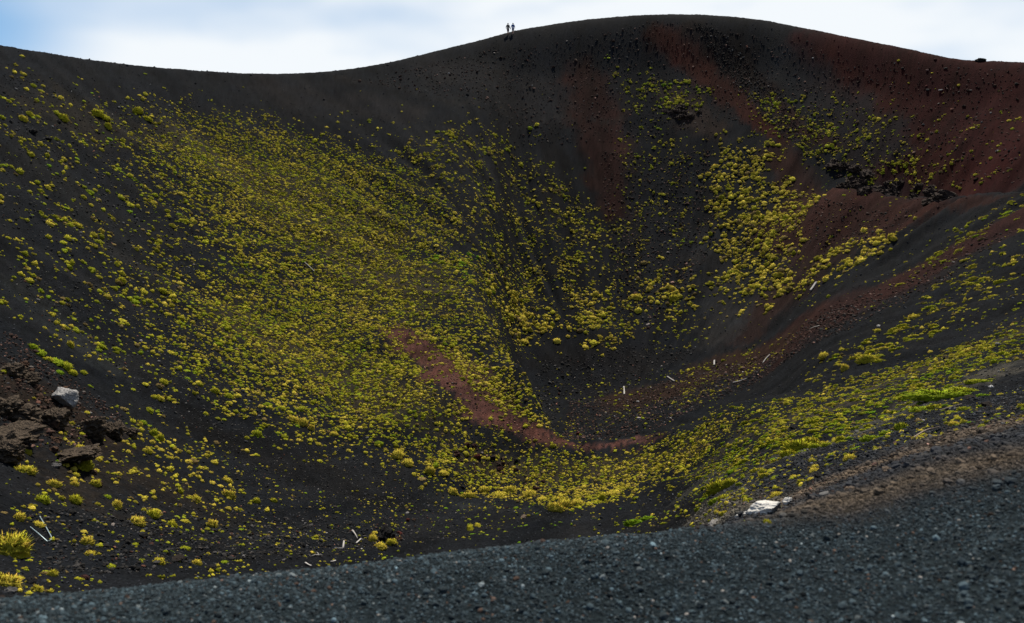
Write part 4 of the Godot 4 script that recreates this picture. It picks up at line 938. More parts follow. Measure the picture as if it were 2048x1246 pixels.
func build_plants() -> void:
	var kinds := [[], []]  # golden tussocks, green cushions: [apparent size, transform, hue, zone]
	var keep := func(zone: String, x: float, z: float, w: float, hue: float, stretch: float) -> void:
		var green := hue < 0.42
		var tall := rng.randf_range(0.6, 1.2) if not green else rng.randf_range(0.45, 0.85)
		var d := Vector3(x, ground(x, z) - 1.6, z).length()
		kinds[1 if green else 0].append([w * stretch / d, plant_place(x, z, w, tall, stretch), hue, zone])
	for p in SINGLE_PLANTS:
		keep.call(p[0], p[1], p[2], p[3], p[4], p[5])
	for p in PLANT_PATCHES:
		var poly := outline(p[5])
		var b := bounds(poly)
		var clump: float = p[4]
		var n: int = p[1]
		var made := 0
		var tries := 0
		while made < n and tries < n * 12:
			tries += 1
			var q := sample(poly, b[0], b[1])
			# spill a little over the outline so that no edge shows
			q += Vector2(rng.randfn(), rng.randfn()) * (p[2] * 2.0 + (2.2 if p[0] in ["field", "leftslope"] else 0.5))
			var thick := n_clump.get_noise_2d(q.x, q.y) * 0.5 + 0.5 + 0.25 * n_clump.get_noise_2d(q.x * 3.1, q.y * 3.1 + 90.0)
			if rng.randf() > lerpf(1.0, smoothstep(0.38, 0.72, thick), clump): continue
			var soil := tint_at(q.x, q.y)
			if soil.x > 0.080 and soil.x > 1.9 * soil.y and rng.randf() < 0.80: continue
			var w: float = p[2] * clampf(exp(rng.randfn() * 0.42), 0.4, 1.9) * lerpf(1.0, 0.7 + 0.6 * thick, clump)
			var hue: float = clampf(p[3] + 0.35 * n_clump.get_noise_2d(q.x * 0.8 + 400.0, q.y * 0.8) + rng.randfn() * 0.16, 0.0, 1.0)
			keep.call(p[0], q.x, q.y, w, hue, rng.randf_range(1.3, 2.3) if p[0] in ["nearridge", "nearslope", "rightslope"] and rng.randf() < 0.6 else 1.0)
			made += 1
			# small companions around the bigger ones
			for extra in rng.randi() % 4:
				var a := rng.randf() * TAU
				var off := w * rng.randf_range(0.5, 1.3)
				keep.call(p[0], q.x + cos(a) * off, q.y + sin(a) * off, w * rng.randf_range(0.25, 0.65), clampf(hue + rng.randfn() * 0.1, 0.0, 1.0), 1.0)
	# seedlings and thin grass in between, everywhere below the bare upper walls
	for i in 15000:
		var d := 12.0 * pow(10.5, rng.randf())
		var a := deg_to_rad(rng.randf_range(-44.0, 44.0))
		var x := d * sin(a)
		var z := -d * cos(a)
		if ground(x, z) > rng.randf_range(-8.0, 6.0): continue
		if (Vector2(x, z) - PIT).length() < 17.0 and rng.randf() < 0.75: continue  # bare rubble in the pit
		if rng.randf() > smoothstep(0.25, 0.7, n_clump.get_noise_2d(x * 0.6 + 33.0, z * 0.6) * 0.5 + 0.5): continue
		keep.call("floor", x, z, (0.05 + 0.0011 * d) * exp(rng.randfn() * 0.4), clampf(0.62 + rng.randfn() * 0.22, 0.0, 1.0), 1.0)
	var shapes := [tuft_mesh(5, 150, 1.0), tuft_mesh(6, 150, 0.35)]
	var leaf := StandardMaterial3D.new()
	leaf.vertex_color_use_as_albedo = true
	leaf.roughness = 0.9
	leaf.metallic_specular = 0.15
	leaf.backlight_enabled = true
	leaf.backlight = Color(0.16, 0.16, 0.09)
	for k in 2:
		var list: Array = kinds[k]
		list.sort_custom(func(a, b): return a[0] > b[0])
		var parts := [[tuft_mesh(21 + k, 900, 1.0 - 0.6 * k, 1), tuft_mesh(21 + k, 900, 1.0 - 0.6 * k, 2)], [tuft_mesh(31 + k, 900, 1.0 - 0.6 * k, 1), tuft_mesh(31 + k, 900, 1.0 - 0.6 * k, 2)]]
		var called: String = ["golden_tussock", "green_cushion"][k]
		for i in mini(300, list.size()):
			var e: Array = list[i]
			var o := base(called, Vector3.ZERO)
			o.transform = e[1]
			var shade := clampi(int(e[2] * 6.0), 0, 5)
			var key := "leaf%d" % shade
			if not mats.has(key):
				var m: StandardMaterial3D = leaf.duplicate()
				var c := hue_tint((shade + 0.5) / 6.0)
				m.albedo_color = lin(c.x, c.y, c.z)
				mats[key] = m
			var v: Array = parts[i % 2]
			solid("foliage", v[0], mats[key], o)
			tag(solid("dry_stalks", v[1], mats[key], o), "", "", "", "stuff")
			var span: float = e[1].basis.x.length()
			var size: String = "tiny" if span < 0.22 else "small" if span < 0.36 else "knee-wide" if span < 0.55 else "broad" if span < 0.8 else "very broad"
			var look: String = size + (" trailing " if e[1].basis.z.length() > 1.6 * span else " flat-topped " if e[1].basis.y.length() < 0.75 * span else " rounded ") + ([["mossy", "mossy", "olive", "yellow-green", "golden yellow", "straw golden"], ["bright green", "green", "yellow-tipped", "yellowish", "golden", "straw"]][k][shade]) + [" tussock", " cushion"][k]
			tag(o, look + " " + PLACES[e[3]], "plant", ["tussocks ", "cushion plants "][k] + PLACES[e[3]])
		var places := []
		var tints := PackedColorArray()
		for i in range(300, list.size()):
			var e: Array = list[i]
			var c := hue_tint(e[2]) * rng.randf_range(0.65, 1.5)
			if rng.randf() < 0.10: c = Vector3(0.26, 0.185, 0.09) * rng.randf_range(0.5, 1.2)  # dead ones
			places.append(e[1])
			tints.append(Color(c.x, c.y, c.z))
		if places.size():
			scatter(["small_tussocks", "small_cushions"][k], ["countless small yellow tussocks spread over the crater slopes", "countless small green cushion plants spread over the crater slopes"][k], "plants", shapes[k], leaf, places, tints)
		print(called, " ", list.size())

# ------------------------------------------------------------------ single things
func tube(points: PackedVector3Array, radii: PackedFloat32Array, sides := 7) -> ArrayMesh:
	var st := SurfaceTool.new()
	st.begin(Mesh.PRIMITIVE_TRIANGLES)
	st.set_smooth_group(0)
	var loops := []
	for i in points.size():
		var t := (points[mini(i + 1, points.size() - 1)] - points[maxi(i - 1, 0)]).normalized()
		var a := t.cross(Vector3.UP if absf(t.y) < 0.9 else Vector3.RIGHT).normalized()
		var b := t.cross(a)
		var l := []
		for s in sides:
			l.append(points[i] + (a * cos(TAU * s / sides) + b * sin(TAU * s / sides)) * radii[i])
		loops.append(l)
	for i in points.size() - 1:
		for s in sides:
			var q := (s + 1) % sides
			for v in [loops[i][s], loops[i + 1][s], loops[i + 1][q], loops[i][s], loops[i + 1][q], loops[i][q]]: st.add_vertex(v)
	for e in [[0, false], [points.size() - 1, true]]:
		for s in range(1, sides - 1):
			var l: Array = loops[e[0]]
			for v in ([l[0], l[s + 1], l[s]] if e[1] else [l[0], l[s], l[s + 1]]): st.add_vertex(v)
	st.generate_normals()
	return st.commit()

func plank_mesh(long: float, wide: float, thick: float, sd: int) -> ArrayMesh:
	# a weathered board: bevelled, slightly warped, with ragged ends
	var r := RandomNumberGenerator.new()
	r.seed = sd
	var st := SurfaceTool.new()
	st.begin(Mesh.PRIMITIVE_TRIANGLES)
	st.set_smooth_group(-1)
	var b := thick * 0.25
	var section := [Vector2(-wide / 2 + b, -thick / 2), Vector2(wide / 2 - b, -thick / 2), Vector2(wide / 2, -thick / 2 + b), Vector2(wide / 2, thick / 2 - b), Vector2(wide / 2 - b, thick / 2), Vector2(-wide / 2 + b, thick / 2), Vector2(-wide / 2, thick / 2 - b), Vector2(-wide / 2, -thick / 2 + b)]
	var loops := []
	var warp := r.randf_range(-0.03, 0.03) * long
	for i in 7:
		var t := i / 6.0
		var l := []
		for s in section:
			var rag := r.randf_range(-0.03, 0.03) * long if i == 0 or i == 6 else 0.0
			l.append(Vector3((t - 0.5) * long + rag, s.y + warp * sin(PI * t), s.x * (1.0 + r.randf_range(-0.06, 0.06))))
		loops.append(l)
	for i in 6:
		for s in 8:
			var q := (s + 1) % 8
			for v in [loops[i][s], loops[i + 1][q], loops[i + 1][s], loops[i][s], loops[i][q], loops[i + 1][q]]: st.add_vertex(v)
	for s in range(1, 7):
		for v in [loops[0][0], loops[0][s + 1], loops[0][s]]: st.add_vertex(v)
		for v in [loops[6][0], loops[6][s], loops[6][s + 1]]: st.add_vertex(v)
	st.generate_normals()
	return st.commit()

func stone_tone(t: String) -> StandardMaterial3D:
	if not mats.has(t):
		var c: Vector3 = {"black": Vector3(0.012, 0.012, 0.014), "grey": Vector3(0.11, 0.11, 0.115), "pale": Vector3(0.30, 0.29, 0.28), "white": Vector3(0.70, 0.70, 0.70), "red": Vector3(0.12, 0.030, 0.022), "dred": Vector3(0.045, 0.016, 0.014), "brown": Vector3(0.09, 0.05, 0.032), "dbrown": Vector3(0.026, 0.020, 0.017), "tan": Vector3(0.19, 0.145, 0.11)}[t]
		mats[t] = stone_mat(lin(c.x, c.y, c.z), mats.tex_rock, mats.tex_bump, 1.3, 4.0)
	return mats[t]

func build_stones() -> void:
	var k := 0
	for s in STONES:
		var w: float = s[2]
		var o := solid("lava_stone", rock_mesh(200 + k, 7, 9, 0.35, Vector3(w, w * s[3], w * 0.85)), stone_tone(s[4]))
		o.position = on_ground(s[0], s[1], w * s[3] * 0.22)
		o.rotation = Vector3(rng.randf_range(-0.2, 0.2), rng.randf() * TAU, rng.randf_range(-0.2, 0.2))
		tag(o, s[5], "rock", "scoria lumps below the red ridge" if "among tussocks" in s[5] else "black stones high on the slope" if "high on the cinder" in s[5] else "lava lumps above the ash" if "above the ash" in s[5] else "")
		k += 1
	# the big boulder that stands on the outcrop, leaning over towards the lookout
	var b: Vector2 = BOULDER[0]
	var facets := [[-0.22, -0.62, 0.75, 0.24], [0.15, 0.86, -0.25, 0.36], [0.80, 0.30, 0.45, 0.36], [-0.85, 0.25, 0.0, 0.38], [0.0, 0.2, -1.0, 0.40], [-0.45, 0.75, 0.3, 0.40]]
	var bo := base("pale_boulder", on_ground(b.x, b.y, 0.34))
	solid("stone_face", rock_mesh(907, 22, 2, 0.12, Vector3(1.25, 1.25, 1.15), false, facets), stone_mat(lin(0.46, 0.455, 0.455), mats.tex_rock, mats.tex_bump, 1.1, 3.0), bo)
	bo.rotation = Vector3(0.0, 0.1, -0.12)
	bo.scale = Vector3.ONE * 0.68
	tag(bo, "large pale angular boulder standing on the lava outcrop", "boulder")
	# the weathered slab at the gravel lip
	var p: Vector2 = SLAB[0]
	var n := ground_normal(p.x, p.y)
	var so := base("pale_slab", on_ground(p.x, p.y, 0.06))
	var along := Vector3(n.x, 0, n.z).cross(Vector3.UP).cross(n).normalized()
	so.basis = Basis(-along, n, (-along).cross(n)).orthonormalized()
	var chalk := stone_mat(lin(0.60, 0.59, 0.565), mats.tex_pale, mats.tex_bump, 3.0, 0.5)
	var s0 := solid("slab_face", rock_mesh(911, 18, 9, 0.13, Vector3(0.50, 0.24, 0.42)), chalk, so)
	s0.rotation = Vector3(0.25, -0.25, 0)
	var s1 := solid("broken_end", rock_mesh(913, 10, 9, 0.5, Vector3(0.34, 0.09, 0.13)), chalk, so)
	s1.position = Vector3(0.36, 0.01, -0.05)
	s1.rotation.y = -0.1
	var s2 := solid("loose_chip", rock_mesh(915, 8, 8, 0.4, Vector3(0.14, 0.09, 0.11)), chalk, so)
	s2.position = Vector3(-0.32, 0.0, 0.12)
	so.scale = Vector3.ONE * 0.86
	tag(so, "white weathered rock slab lying at the edge of the gravel lip", "rock")
	# the block on the skyline
	var q: Vector2 = RIM_ROCK[0]
	var ro := solid("skyline_rock", rock_mesh(931, 10, 14, 0.5, Vector3(1.5, 0.75, 1.0)), stone_tone("black"))
	ro.position = on_ground(q.x, q.y, 0.02)
	tag(ro, "small dark rock standing on the skyline above the red wall", "rock")

func build_crags() -> void:
	var brown := stone_mat(lin(0.105, 0.080, 0.058), mats.tex_rock, mats.tex_bump, 0.7, 9.0)
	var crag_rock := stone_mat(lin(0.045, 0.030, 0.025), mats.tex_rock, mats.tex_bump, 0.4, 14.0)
	var o := base("lava_outcrop", on_ground(OUTCROP[4].x, OUTCROP[4].y))
	# ledge blocks: place, size, yaw, lift
	var spec := [[0, 0.95, 0.62, 0.8, 0.5, 0.16], [0, 0.7, 0.5, 0.7, 1.4, 0.22], [1, 0.85, 0.55, 0.7, 0.3, 0.12], [1, 0.6, 0.45, 0.6, 2.1, 0.10], [2, 0.85, 0.62, 0.7, 0.5, 0.22], [3, 0.62, 0.55, 0.6, 0.3, 0.22], [4, 1.25, 0.30, 0.9, 0.5, 0.36], [4, 0.8, 0.34, 0.7, 1.2, 0.30], [5, 1.0, 0.28, 0.8, 0.4, 0.36], [6, 0.75, 0.55, 0.6, 0.4, 0.16], [7, 0.7, 0.55, 0.7, 0.9, 0.16], [8, 0.8, 0.6, 0.7, 0.2, 0.22], [12, 0.42, 0.34, 0.4, 0.2, 0.10], [11, 0.6, 0.4, 0.5, 0.8, 0.05], [10, 0.7, 0.45, 0.6, 0.1, 0.05]]
	for i in spec.size():
		var s: Array = spec[i]
		var c: Vector2 = OUTCROP[s[0]] + Vector2(rng.randfn(), rng.randfn()) * 0.22
		var m := solid("lava_block", rock_mesh(300 + i, 16, 5, 0.55, Vector3(s[1], s[2], s[3]) * 1.2, false, [[0.1, 1, -0.1, 0.38], [0, -0.2, 1, 0.40], [1, 0, 0.2, 0.42], [-1, 0.1, 0.1, 0.42]]), brown, o)
		m.position = on_ground(c.x, c.y, s[5]) - o.position
		m.rotation = Vector3(rng.randf_range(-0.18, 0.18), s[4], rng.randf_range(-0.18, 0.18))
	tag(o, "broken brown lava outcrop of ledges on the cinder slope below the boulder", "outcrop")
	for i in 44:
		var a: Vector2 = OUTCROP[[10, 11, 9, 1, 0, 5][i % 6]]
		var x := a.x + rng.randfn() * 0.9
		var z := a.y + rng.randfn() * 0.9
		var w := rng.randf_range(0.10, 0.36)
		var m := solid("outcrop_stone", rock_mesh(330 + i, 5, 9, 0.4, Vector3(w, w * 0.7, w * 0.9)), stone_tone("brown"))
		m.position = on_ground(x, z, w * 0.12)
		m.rotation = Vector3(rng.randf_range(-0.3, 0.3), rng.randf() * TAU, 0)
		tag(m, ("fist-sized" if w < 0.2 else "head-sized" if w < 0.3 else "knee-high") + " loose brown lava stone lying on the outcrop", "rock", "loose stones on the lava outcrop")
	var k := 0
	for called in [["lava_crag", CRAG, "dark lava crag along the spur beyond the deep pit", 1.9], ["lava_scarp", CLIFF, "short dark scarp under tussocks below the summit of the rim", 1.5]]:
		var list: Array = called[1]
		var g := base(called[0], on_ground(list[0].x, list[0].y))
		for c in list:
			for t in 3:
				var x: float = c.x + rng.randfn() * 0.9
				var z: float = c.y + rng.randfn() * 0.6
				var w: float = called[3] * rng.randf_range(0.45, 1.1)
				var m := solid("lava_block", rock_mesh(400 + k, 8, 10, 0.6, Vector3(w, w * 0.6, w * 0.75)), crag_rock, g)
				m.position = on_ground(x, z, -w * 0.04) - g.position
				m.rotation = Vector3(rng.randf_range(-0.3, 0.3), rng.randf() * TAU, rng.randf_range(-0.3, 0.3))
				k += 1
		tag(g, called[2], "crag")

func build_sticks() -> void:
	var tones := {}
	for t in [["white", 0.38], ["pale", 0.27], ["grey", 0.22], ["tan", 0.22]]:
		var v: float = t[1]
		tones[t[0]] = stone_mat(lin(v, v * (0.97 if t[0] != "tan" else 0.8), v * (0.95 if t[0] != "tan" else 0.62)), mats.tex_pale, null, 2.0, 0.0, 0.8)
	var k := 0
	for s in STICKS:
		var a := on_ground(s[0], s[1])
		var b := on_ground(s[2], s[3])
		var n := ground_normal((s[0] + s[2]) / 2, (s[1] + s[3]) / 2)
		var w: float = s[4]
		var x := (b - a).normalized()
		var y := (n - x * n.dot(x)).normalized()
		var o := solid("bleached_stick" if "stick" in s[6] or "twig" in s[6] or "pole" in s[6] else "weathered_plank", plank_mesh(a.distance_to(b), w, w * 0.4, 500 + k), tones[s[5]])
		o.transform = Transform3D(Basis(x, y, x.cross(y)), (a + b) / 2 + n * (w * 0.3 + 0.04))
		tag(o, s[6], "plank" if "plank" in s[6] or "board" in s[6] else "stick")
		k += 1
	k = 0
	for s in SCRAPS:
		var w: float = s[2]
		var o := solid("white_scrap", rock_mesh(560 + k, 6, 12, 0.9, Vector3(w, w * 0.35, w * 0.6)), tones.white)
		o.position = on_ground(s[0], s[1], w * 0.12)
		o.rotation.y = k * 1.3
		tag(o, s[3], "litter")
		k += 1
	# forked and elbowed branches, bleached white
	var fork := base("forked_branch", on_ground(BRANCH_FORK[3].x, BRANCH_FORK[3].y, 0.03))
	for e in [0, 1, 2]:
		var c := on_ground(BRANCH_FORK[e].x, BRANCH_FORK[e].y, 0.05)
		solid(["stem", "twig", "twig"][e], tube(PackedVector3Array([Vector3.ZERO, (c - fork.position) * 0.5 + Vector3(0, 0.02, 0), c - fork.position]), PackedFloat32Array([0.020, 0.016, 0.009])), tones.pale, fork)
	tag(fork, "pale forked branch lying on the rubble near the gravel lip", "branch")
	var elbow := base("elbowed_branch", on_ground(BRANCH_ELBOW[1].x, BRANCH_ELBOW[1].y, 0.03))
	for e in [[0, "twig", 0.012], [2, "stump", 0.034]]:
		var c := on_ground(BRANCH_ELBOW[e[0]].x, BRANCH_ELBOW[e[0]].y, 0.06 if e[0] == 0 else 0.16)
		solid(e[1], tube(PackedVector3Array([Vector3.ZERO, (c - elbow.position) * 0.5, c - elbow.position]), PackedFloat32Array([e[2] * 1.1, e[2], e[2] * 0.8])), tones.white, elbow)
	tag(elbow, "white elbow-shaped branch with a thick stub end on the rubble", "branch")
	var br := PackedVector3Array()
	for q in BRANCH_BROKEN: br.append(on_ground(q.x, q.y, 0.04))
	var bs := solid("broken_branch", tube(br, PackedFloat32Array([0.040, 0.022, 0.010])), tones.white)
	tag(bs, "white broken branch tapering to a point near golden tussocks", "branch")
	# bent metal pipe
	var pts := PackedVector3Array()
	var radii := PackedFloat32Array()
	for q in PIPE:
		pts.append(on_ground(q.x, q.y, 0.04))
		radii.append(0.010)
	var metal := StandardMaterial3D.new()
	metal.albedo_color = lin(0.24, 0.32, 0.35)
	metal.metallic = 0.4
	metal.roughness = 0.5
	tag(solid("bent_pipe", tube(pts, radii, 8), metal), "thin pale blue metal pipe bent into a hook on the rubble", "pipe")

# ------------------------------------------------------------------ people
func field(bones: Array, p: Vector3, k: float) -> float:
	var d := 1e9
	for b in bones:
		var ab: Vector3 = b[1] - b[0]
		var t := clampf((p - b[0]).dot(ab) / maxf(ab.length_squared(), 1e-9), 0.0, 1.0)
		var e: float = p.distance_to(b[0] + ab * t) - lerpf(b[2], b[3], t)
		var h := maxf(k - absf(d - e), 0.0) / k
		d = minf(d, e) - h * h * k * 0.25
	return d

func net(st: SurfaceTool, bones: Array, cell: float, k: float) -> void:
	# surface nets: one vertex in each crossed cell, one quad round each crossed edge
	var lo := Vector3(1e9, 1e9, 1e9)
	var hi := -lo
	for b in bones:
		for e in [[b[0], b[2]], [b[1], b[3]]]:
			lo = lo.min(e[0] - Vector3.ONE * (e[1] + 2.5 * cell))
			hi = hi.max(e[0] + Vector3.ONE * (e[1] + 2.5 * cell))
	var nx := int((hi.x - lo.x) / cell) + 1
	var ny := int((hi.y - lo.y) / cell) + 1
	var nz := int((hi.z - lo.z) / cell) + 1
	var f := PackedFloat32Array()
	f.resize(nx * ny * nz)
	for z in nz:
		for y in ny:
			for x in nx:
				f[(z * ny + y) * nx + x] = field(bones, lo + Vector3(x, y, z) * cell, k)
	var at := {}
	var corner := [0, 1, nx, nx + 1, nx * ny, nx * ny + 1, nx * ny + nx, nx * ny + nx + 1]
	var edges := [[0, 1], [2, 3], [4, 5], [6, 7], [0, 2], [1, 3], [4, 6], [5, 7], [0, 4], [1, 5], [2, 6], [3, 7]]
	for z in nz - 1:
		for y in ny - 1:
			for x in nx - 1:
				var i := (z * ny + y) * nx + x
				var s := 0
				for c in 8:
					if f[i + corner[c]] < 0.0: s += 1
				if s == 0 or s == 8: continue
				var sum := Vector3.ZERO
				var n := 0
				for e in edges:
					var a := f[i + corner[e[0]]]
					var b := f[i + corner[e[1]]]
					if (a < 0.0) != (b < 0.0):
						var t := a / (a - b)
						var p := Vector3(e[0] & 1, (e[0] >> 1) & 1, e[0] >> 2).lerp(Vector3(e[1] & 1, (e[1] >> 1) & 1, e[1] >> 2), t)
						sum += p
						n += 1
				at[i] = lo + (Vector3(x, y, z) + sum / n) * cell
	for i in at:
		for ax in [[1, nx, nx * ny], [nx, nx * ny, 1], [nx * ny, 1, nx]]:
			var j: int = i + ax[0]
			if j >= f.size() or (f[i] < 0.0) == (f[j] < 0.0): continue
			var a: int = i - ax[1]
			var b: int = i - ax[1] - ax[2]
			var c: int = i - ax[2]
			if not (at.has(a) and at.has(b) and at.has(c)): continue
			var q := [at[i], at[a], at[b], at[c]]
			if f[i] < 0.0: q.reverse()
			for v in [q[0], q[1], q[2], q[0], q[2], q[3]]: st.add_vertex(v)

func skin(bones_list: Array) -> ArrayMesh:
	var st := SurfaceTool.new()
	st.begin(Mesh.PRIMITIVE_TRIANGLES)
	st.set_smooth_group(0)
	for b in bones_list: net(st, b[0], b[1], b[2])
	st.index()
	st.generate_normals()
	return st.commit()

func hand_bones(wrist: Vector3, dir: Vector3, palm: Vector3) -> Array:
	# palm, four unequal curled fingers and a thumb from the side of the palm
	var side := dir.cross(palm).normalized()
	var list := [[wrist, wrist + dir * 0.05, 0.026, 0.030], [wrist + dir * 0.05 + side * 0.018, wrist + dir * 0.085 + side * 0.024, 0.020, 0.016], [wrist + dir * 0.05 - side * 0.018, wrist + dir * 0.085 - side * 0.024, 0.020, 0.016]]
	for i in 4:
		var o := side * (0.030 - 0.020 * i)
		var long: float = [0.034, 0.039, 0.036, 0.028][i]
		var k0 := wrist + dir * 0.085 + o
		var k1 := k0 + dir * long + palm * 0.012
		var k2 := k1 + (dir * 0.6 + palm * 0.8).normalized() * long * 0.9
		list.append([k0, k1, 0.0095, 0.0088])
		list.append([k1, k2, 0.0088, 0.0078])
	var t0 := wrist + dir * 0.03 + side * 0.026
	var t1 := t0 + (dir * 0.7 + side * 0.6 + palm * 0.3).normalized() * 0.042
	list.append([t0, t1, 0.013, 0.0105])
	list.append([t1, t1 + (dir * 0.9 + side * 0.1 + palm * 0.4).normalized() * 0.030, 0.0105, 0.009])
	return list

func person(label: String, at: Vector3, turn: float, tall: float, top_c: Color, short_c: Color, hair_c: Color, swing: float, reach: float) -> void:
	var o := base("person", at)
	o.rotation.y = turn
	o.scale = Vector3.ONE * tall / 1.75
	var hipl := Vector3(-0.09, 0.90, 0)
	var hipr := Vector3(0.09, 0.90, 0)
	var kneel := Vector3(-0.11, 0.49, 0.10 * swing + 0.03)
	var kneer := Vector3(0.11, 0.49, -0.06 * swing + 0.03)
	var ankl := Vector3(-0.11, 0.09, 0.16 * swing - 0.02)
	var ankr := Vector3(0.11, 0.09, -0.20 * swing - 0.02)
	var shl := Vector3(-0.19, 1.43, 0)
	var shr := Vector3(0.19, 1.43, 0)
	var ell := Vector3(-0.30, 1.16, -0.05)
	var elr := Vector3(0.28, 1.15, -0.04)
	var wrl := Vector3(-0.30 - 0.06 * maxf(-reach, 0.0), 0.93, 0.10)
	var wrr := Vector3(0.30 + 0.06 * maxf(reach, 0.0), 0.93, 0.08)
	var neck := Vector3(0, 1.47, 0)
	var head := Vector3(0, 1.64, 0.02)
	var limbs := [[Vector3(0, 0.95, 0), Vector3(0, 1.12, 0), 0.145, 0.135], [Vector3(0, 1.12, 0), Vector3(0, 1.34, 0), 0.135, 0.150], [shl + Vector3(0.05, -0.02, 0), shr - Vector3(0.05, 0.02, 0), 0.085, 0.085], [neck - Vector3(0, 0.06, 0), head - Vector3(0, 0.06, 0), 0.062, 0.055],
		[hipl, kneel, 0.088, 0.058], [hipr, kneer, 0.088, 0.058], [kneel, ankl, 0.060, 0.040], [kneer, ankr, 0.060, 0.040],
		[shl, ell, 0.056, 0.044], [shr, elr, 0.056, 0.044], [ell, wrl, 0.043, 0.029], [elr, wrr, 0.043, 0.029],
		[ankl - Vector3(0, 0.03, 0.03), ankl + Vector3(0, -0.05, 0.14), 0.042, 0.032], [ankr - Vector3(0, 0.03, 0.03), ankr + Vector3(0, -0.05, 0.14), 0.042, 0.032]]
	var skull := [[head + Vector3(0, 0.03, -0.015), head + Vector3(0, 0.02, 0.01), 0.092, 0.088], [head + Vector3(0, -0.01, 0.03), head + Vector3(0, -0.075, 0.045), 0.066, 0.036], [head + Vector3(0, 0.012, 0.088), head + Vector3(0, -0.022, 0.108), 0.009, 0.014],
		[head + Vector3(-0.085, 0.01, 0), head + Vector3(-0.09, -0.03, 0), 0.014, 0.010], [head + Vector3(0.085, 0.01, 0), head + Vector3(0.09, -0.03, 0), 0.014, 0.010], [head + Vector3(-0.022, -0.058, 0.078), head + Vector3(0.022, -0.058, 0.078), 0.008, 0.008], [head + Vector3(0, -0.08, 0), head + Vector3(0, -0.16, -0.01), 0.055, 0.058]]
	var flesh := StandardMaterial3D.new()
	flesh.albedo_color = lin(0.34, 0.19, 0.13)
	flesh.roughness = 0.6
	solid("body", skin([[limbs, 0.03, 0.05], [skull, 0.012, 0.02], [hand_bones(wrl, (wrl - ell).normalized(), Vector3(0.9, 0, 0.2).normalized()), 0.006, 0.008], [hand_bones(wrr, (wrr - elr).normalized(), Vector3(-0.9, 0, 0.2).normalized()), 0.006, 0.008]]), flesh, o)
	var cloth := func(c: Color) -> StandardMaterial3D:
		var m := StandardMaterial3D.new()
		m.albedo_color = c
		m.roughness = 0.9
		return m
	solid("jacket", skin([[[[Vector3(0, 0.88, 0), Vector3(0, 1.12, 0), 0.165, 0.150], [Vector3(0, 1.12, 0), Vector3(0, 1.34, 0), 0.152, 0.168], [shl + Vector3(0.05, -0.02, 0), shr - Vector3(0.05, 0.02, 0), 0.100, 0.100], [shl, ell, 0.074, 0.062], [shr, elr, 0.074, 0.062], [ell, ell.lerp(wrl, 0.9), 0.060, 0.046], [elr, elr.lerp(wrr, 0.9), 0.060, 0.046], [neck - Vector3(0, 0.05, 0), neck, 0.080, 0.074]], 0.03, 0.05]]), cloth.call(top_c), o)
	solid("shorts", skin([[[[Vector3(0, 0.92, 0), Vector3(0, 0.99, 0), 0.158, 0.150], [hipl, hipl.lerp(kneel, 0.92), 0.106, 0.084], [hipr, hipr.lerp(kneer, 0.92), 0.106, 0.084]], 0.03, 0.03]]), cloth.call(short_c), o)
	solid("hair", skin([[[[head + Vector3(0, 0.05, -0.03), head + Vector3(0, 0.055, 0.03), 0.104, 0.092], [head + Vector3(0, 0.03, -0.03), head + Vector3(0, -0.05, -0.05), 0.104, 0.088]], 0.014, 0.02]]), cloth.call(hair_c), o)
	for a in [ankl, ankr]:
		solid("shoe", skin([[[[a - Vector3(0, 0.035, 0.04), a + Vector3(0, -0.05, 0.15), 0.052, 0.042]], 0.014, 0.02]]), cloth.call(lin(0.05, 0.05, 0.055)), o)
	tag(o, label, "person")

func build_people() -> void:
	var a: Vector2 = WALKERS[0]
	var b: Vector2 = WALKERS[1]
	person("person in black top and dark purple shorts walking hand in hand along the rim", on_ground(a.x, a.y), 0.25, 1.78, lin(0.006, 0.012, 0.018), lin(0.030, 0.008, 0.035), lin(0.012, 0.010, 0.009), 1.0, 1.0)
	person("person in blue jacket and navy shorts walking hand in hand along the rim", on_ground(b.x, b.y), -0.1, 1.68, lin(0.012, 0.055, 0.20), lin(0.010, 0.020, 0.07), lin(0.02, 0.02, 0.025), -1.0, -1.0)

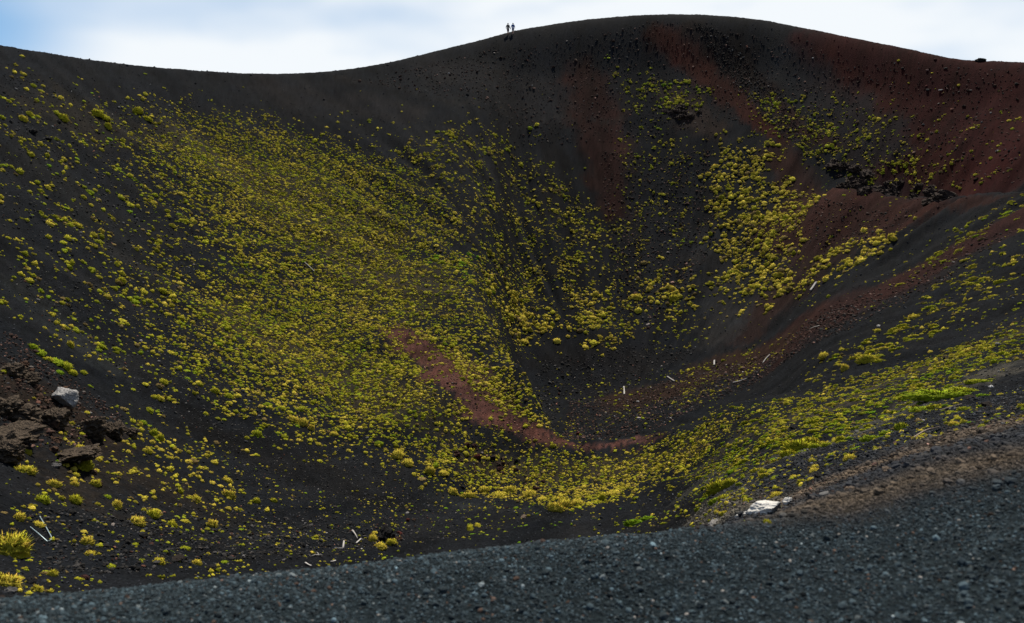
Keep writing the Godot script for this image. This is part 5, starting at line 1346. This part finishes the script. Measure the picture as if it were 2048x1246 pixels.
# ------------------------------------------------------------------ sky
func build_sky() -> Sky:
	# hazy blue air with thin high cloud, thinner in a few places
	var w := 1024
	var h := 512
	var im := Image.create(w, h, false, Image.FORMAT_RGBF)
	var n := FastNoiseLite.new()
	n.seed = 5
	n.frequency = 1.1
	n.fractal_octaves = 5
	for y in h:
		var el := (0.5 - (y + 0.5) / h) * PI
		for x in w:
			var an := wrapf((x + 0.5) / w * TAU, -PI, PI)  # 0 straight ahead, growing to the right
			var dir := Vector3(sin(an) * cos(el), sin(el), -cos(an) * cos(el))
			var up := maxf(dir.y, 0.0)
			var blue := Vector3(0.30, 0.60, 0.95).lerp(Vector3(0.06, 0.16, 0.40), pow(up, 0.5))
			var c := blue
			if dir.y > -0.05:
				var flat := Vector3(dir.x, dir.y * 3.5, dir.z)
				var q := n.get_noise_3dv(flat * 1.6) * 0.9 + 0.35 * n.get_noise_3dv(flat * 5.0 + Vector3(7, 3, 1))
				var haze := exp(-up * 4.0) * 0.55
				var cover := clampf(0.28 + smoothstep(-0.5, 0.4, q) * 0.55 + haze * 0.7, 0.0, 1.0)
				# a gap in the veil low over the rim to the north-west
				var gap := Vector2(an + 0.585, (el - 0.085) * 2.0).length()
				cover *= 1.0 - 0.9 * (1.0 - smoothstep(0.03, 0.17, gap))
				c = blue.lerp(Vector3(0.90, 0.945, 0.985).lerp(Vector3(0.30, 0.36, 0.46), smoothstep(0.1, 0.8, up)), cover)
			im.set_pixel(x, y, Color(c.x, c.y, c.z) * 0.61)
	var m := PanoramaSkyMaterial.new()
	m.panorama = ImageTexture.create_from_image(im)
	var s := Sky.new()
	s.sky_material = m
	return s

# ------------------------------------------------------------------ all
func _ready() -> void:
	var cam := Camera3D.new()
	cam.name = "camera"
	var lens := CameraAttributesPhysical.new()
	lens.frustum_focal_length = 28.0
	lens.frustum_focus_distance = 60.0
	lens.exposure_aperture = 2.4
	cam.attributes = lens
	add_child(cam)
	cam.position = Vector3(0, 1.6, 0)
	cam.rotation.x = -atan2(393.0, 1600.0)
	cam.fov = rad_to_deg(2.0 * atan(623.0 / 1600.0))
	cam.near = 0.05
	cam.far = 6000.0
	cam.current = true
	var env := Environment.new()
	env.background_mode = Environment.BG_SKY
	env.sky = build_sky()
	env.tonemap_mode = Environment.TONE_MAPPER_LINEAR
	env.tonemap_exposure = 1.65
	env.sdfgi_enabled = true
	env.ssao_enabled = true
	env.ssil_enabled = true
	var we := WorldEnvironment.new()
	we.name = "environment"
	we.environment = env
	add_child(we)
	var sun := DirectionalLight3D.new()
	sun.name = "sun"
	sun.light_energy = 1.6
	sun.light_color = Color(1.0, 0.955, 0.88)
	sun.light_angular_distance = 0.5
	sun.shadow_enabled = true
	add_child(sun)
	var az := deg_to_rad(12.0)
	var el := deg_to_rad(51.0)
	sun.look_at_from_position(Vector3.ZERO, -Vector3(sin(az) * cos(el), sin(el), -cos(az) * cos(el)))
	rng.seed = 77
	for s in [[n_low, 1, 0.09, 4], [n_mid, 2, 0.55, 4], [n_fine, 3, 2.4, 3], [n_streak, 4, 0.16, 4], [n_clump, 8, 0.22, 3]]:
		var n: FastNoiseLite = s[0]
		n.seed = s[1]
		n.noise_type = FastNoiseLite.TYPE_SIMPLEX_SMOOTH
		n.frequency = s[2]
		n.fractal_octaves = s[3]
	mats.tex_rock = noise_tex(512, 0.02, 6, 0.45, 1.0, 21)
	mats.tex_pale = noise_tex(512, 0.015, 6, 0.72, 1.0, 22)
	mats.tex_bump = noise_tex(512, 0.02, 6, 0.0, 1.0, 23)
	var t0 := Time.get_ticks_msec()
	build_terrain()
	print("terrain ", Time.get_ticks_msec() - t0)
	build_crags()
	build_stones()
	build_people()
	print("things ", Time.get_ticks_msec() - t0)
	build_sticks()
	build_plants()
	print("plants ", Time.get_ticks_msec() - t0)
	build_rubble()
	build_gravel()
	print("done ", Time.get_ticks_msec() - t0)
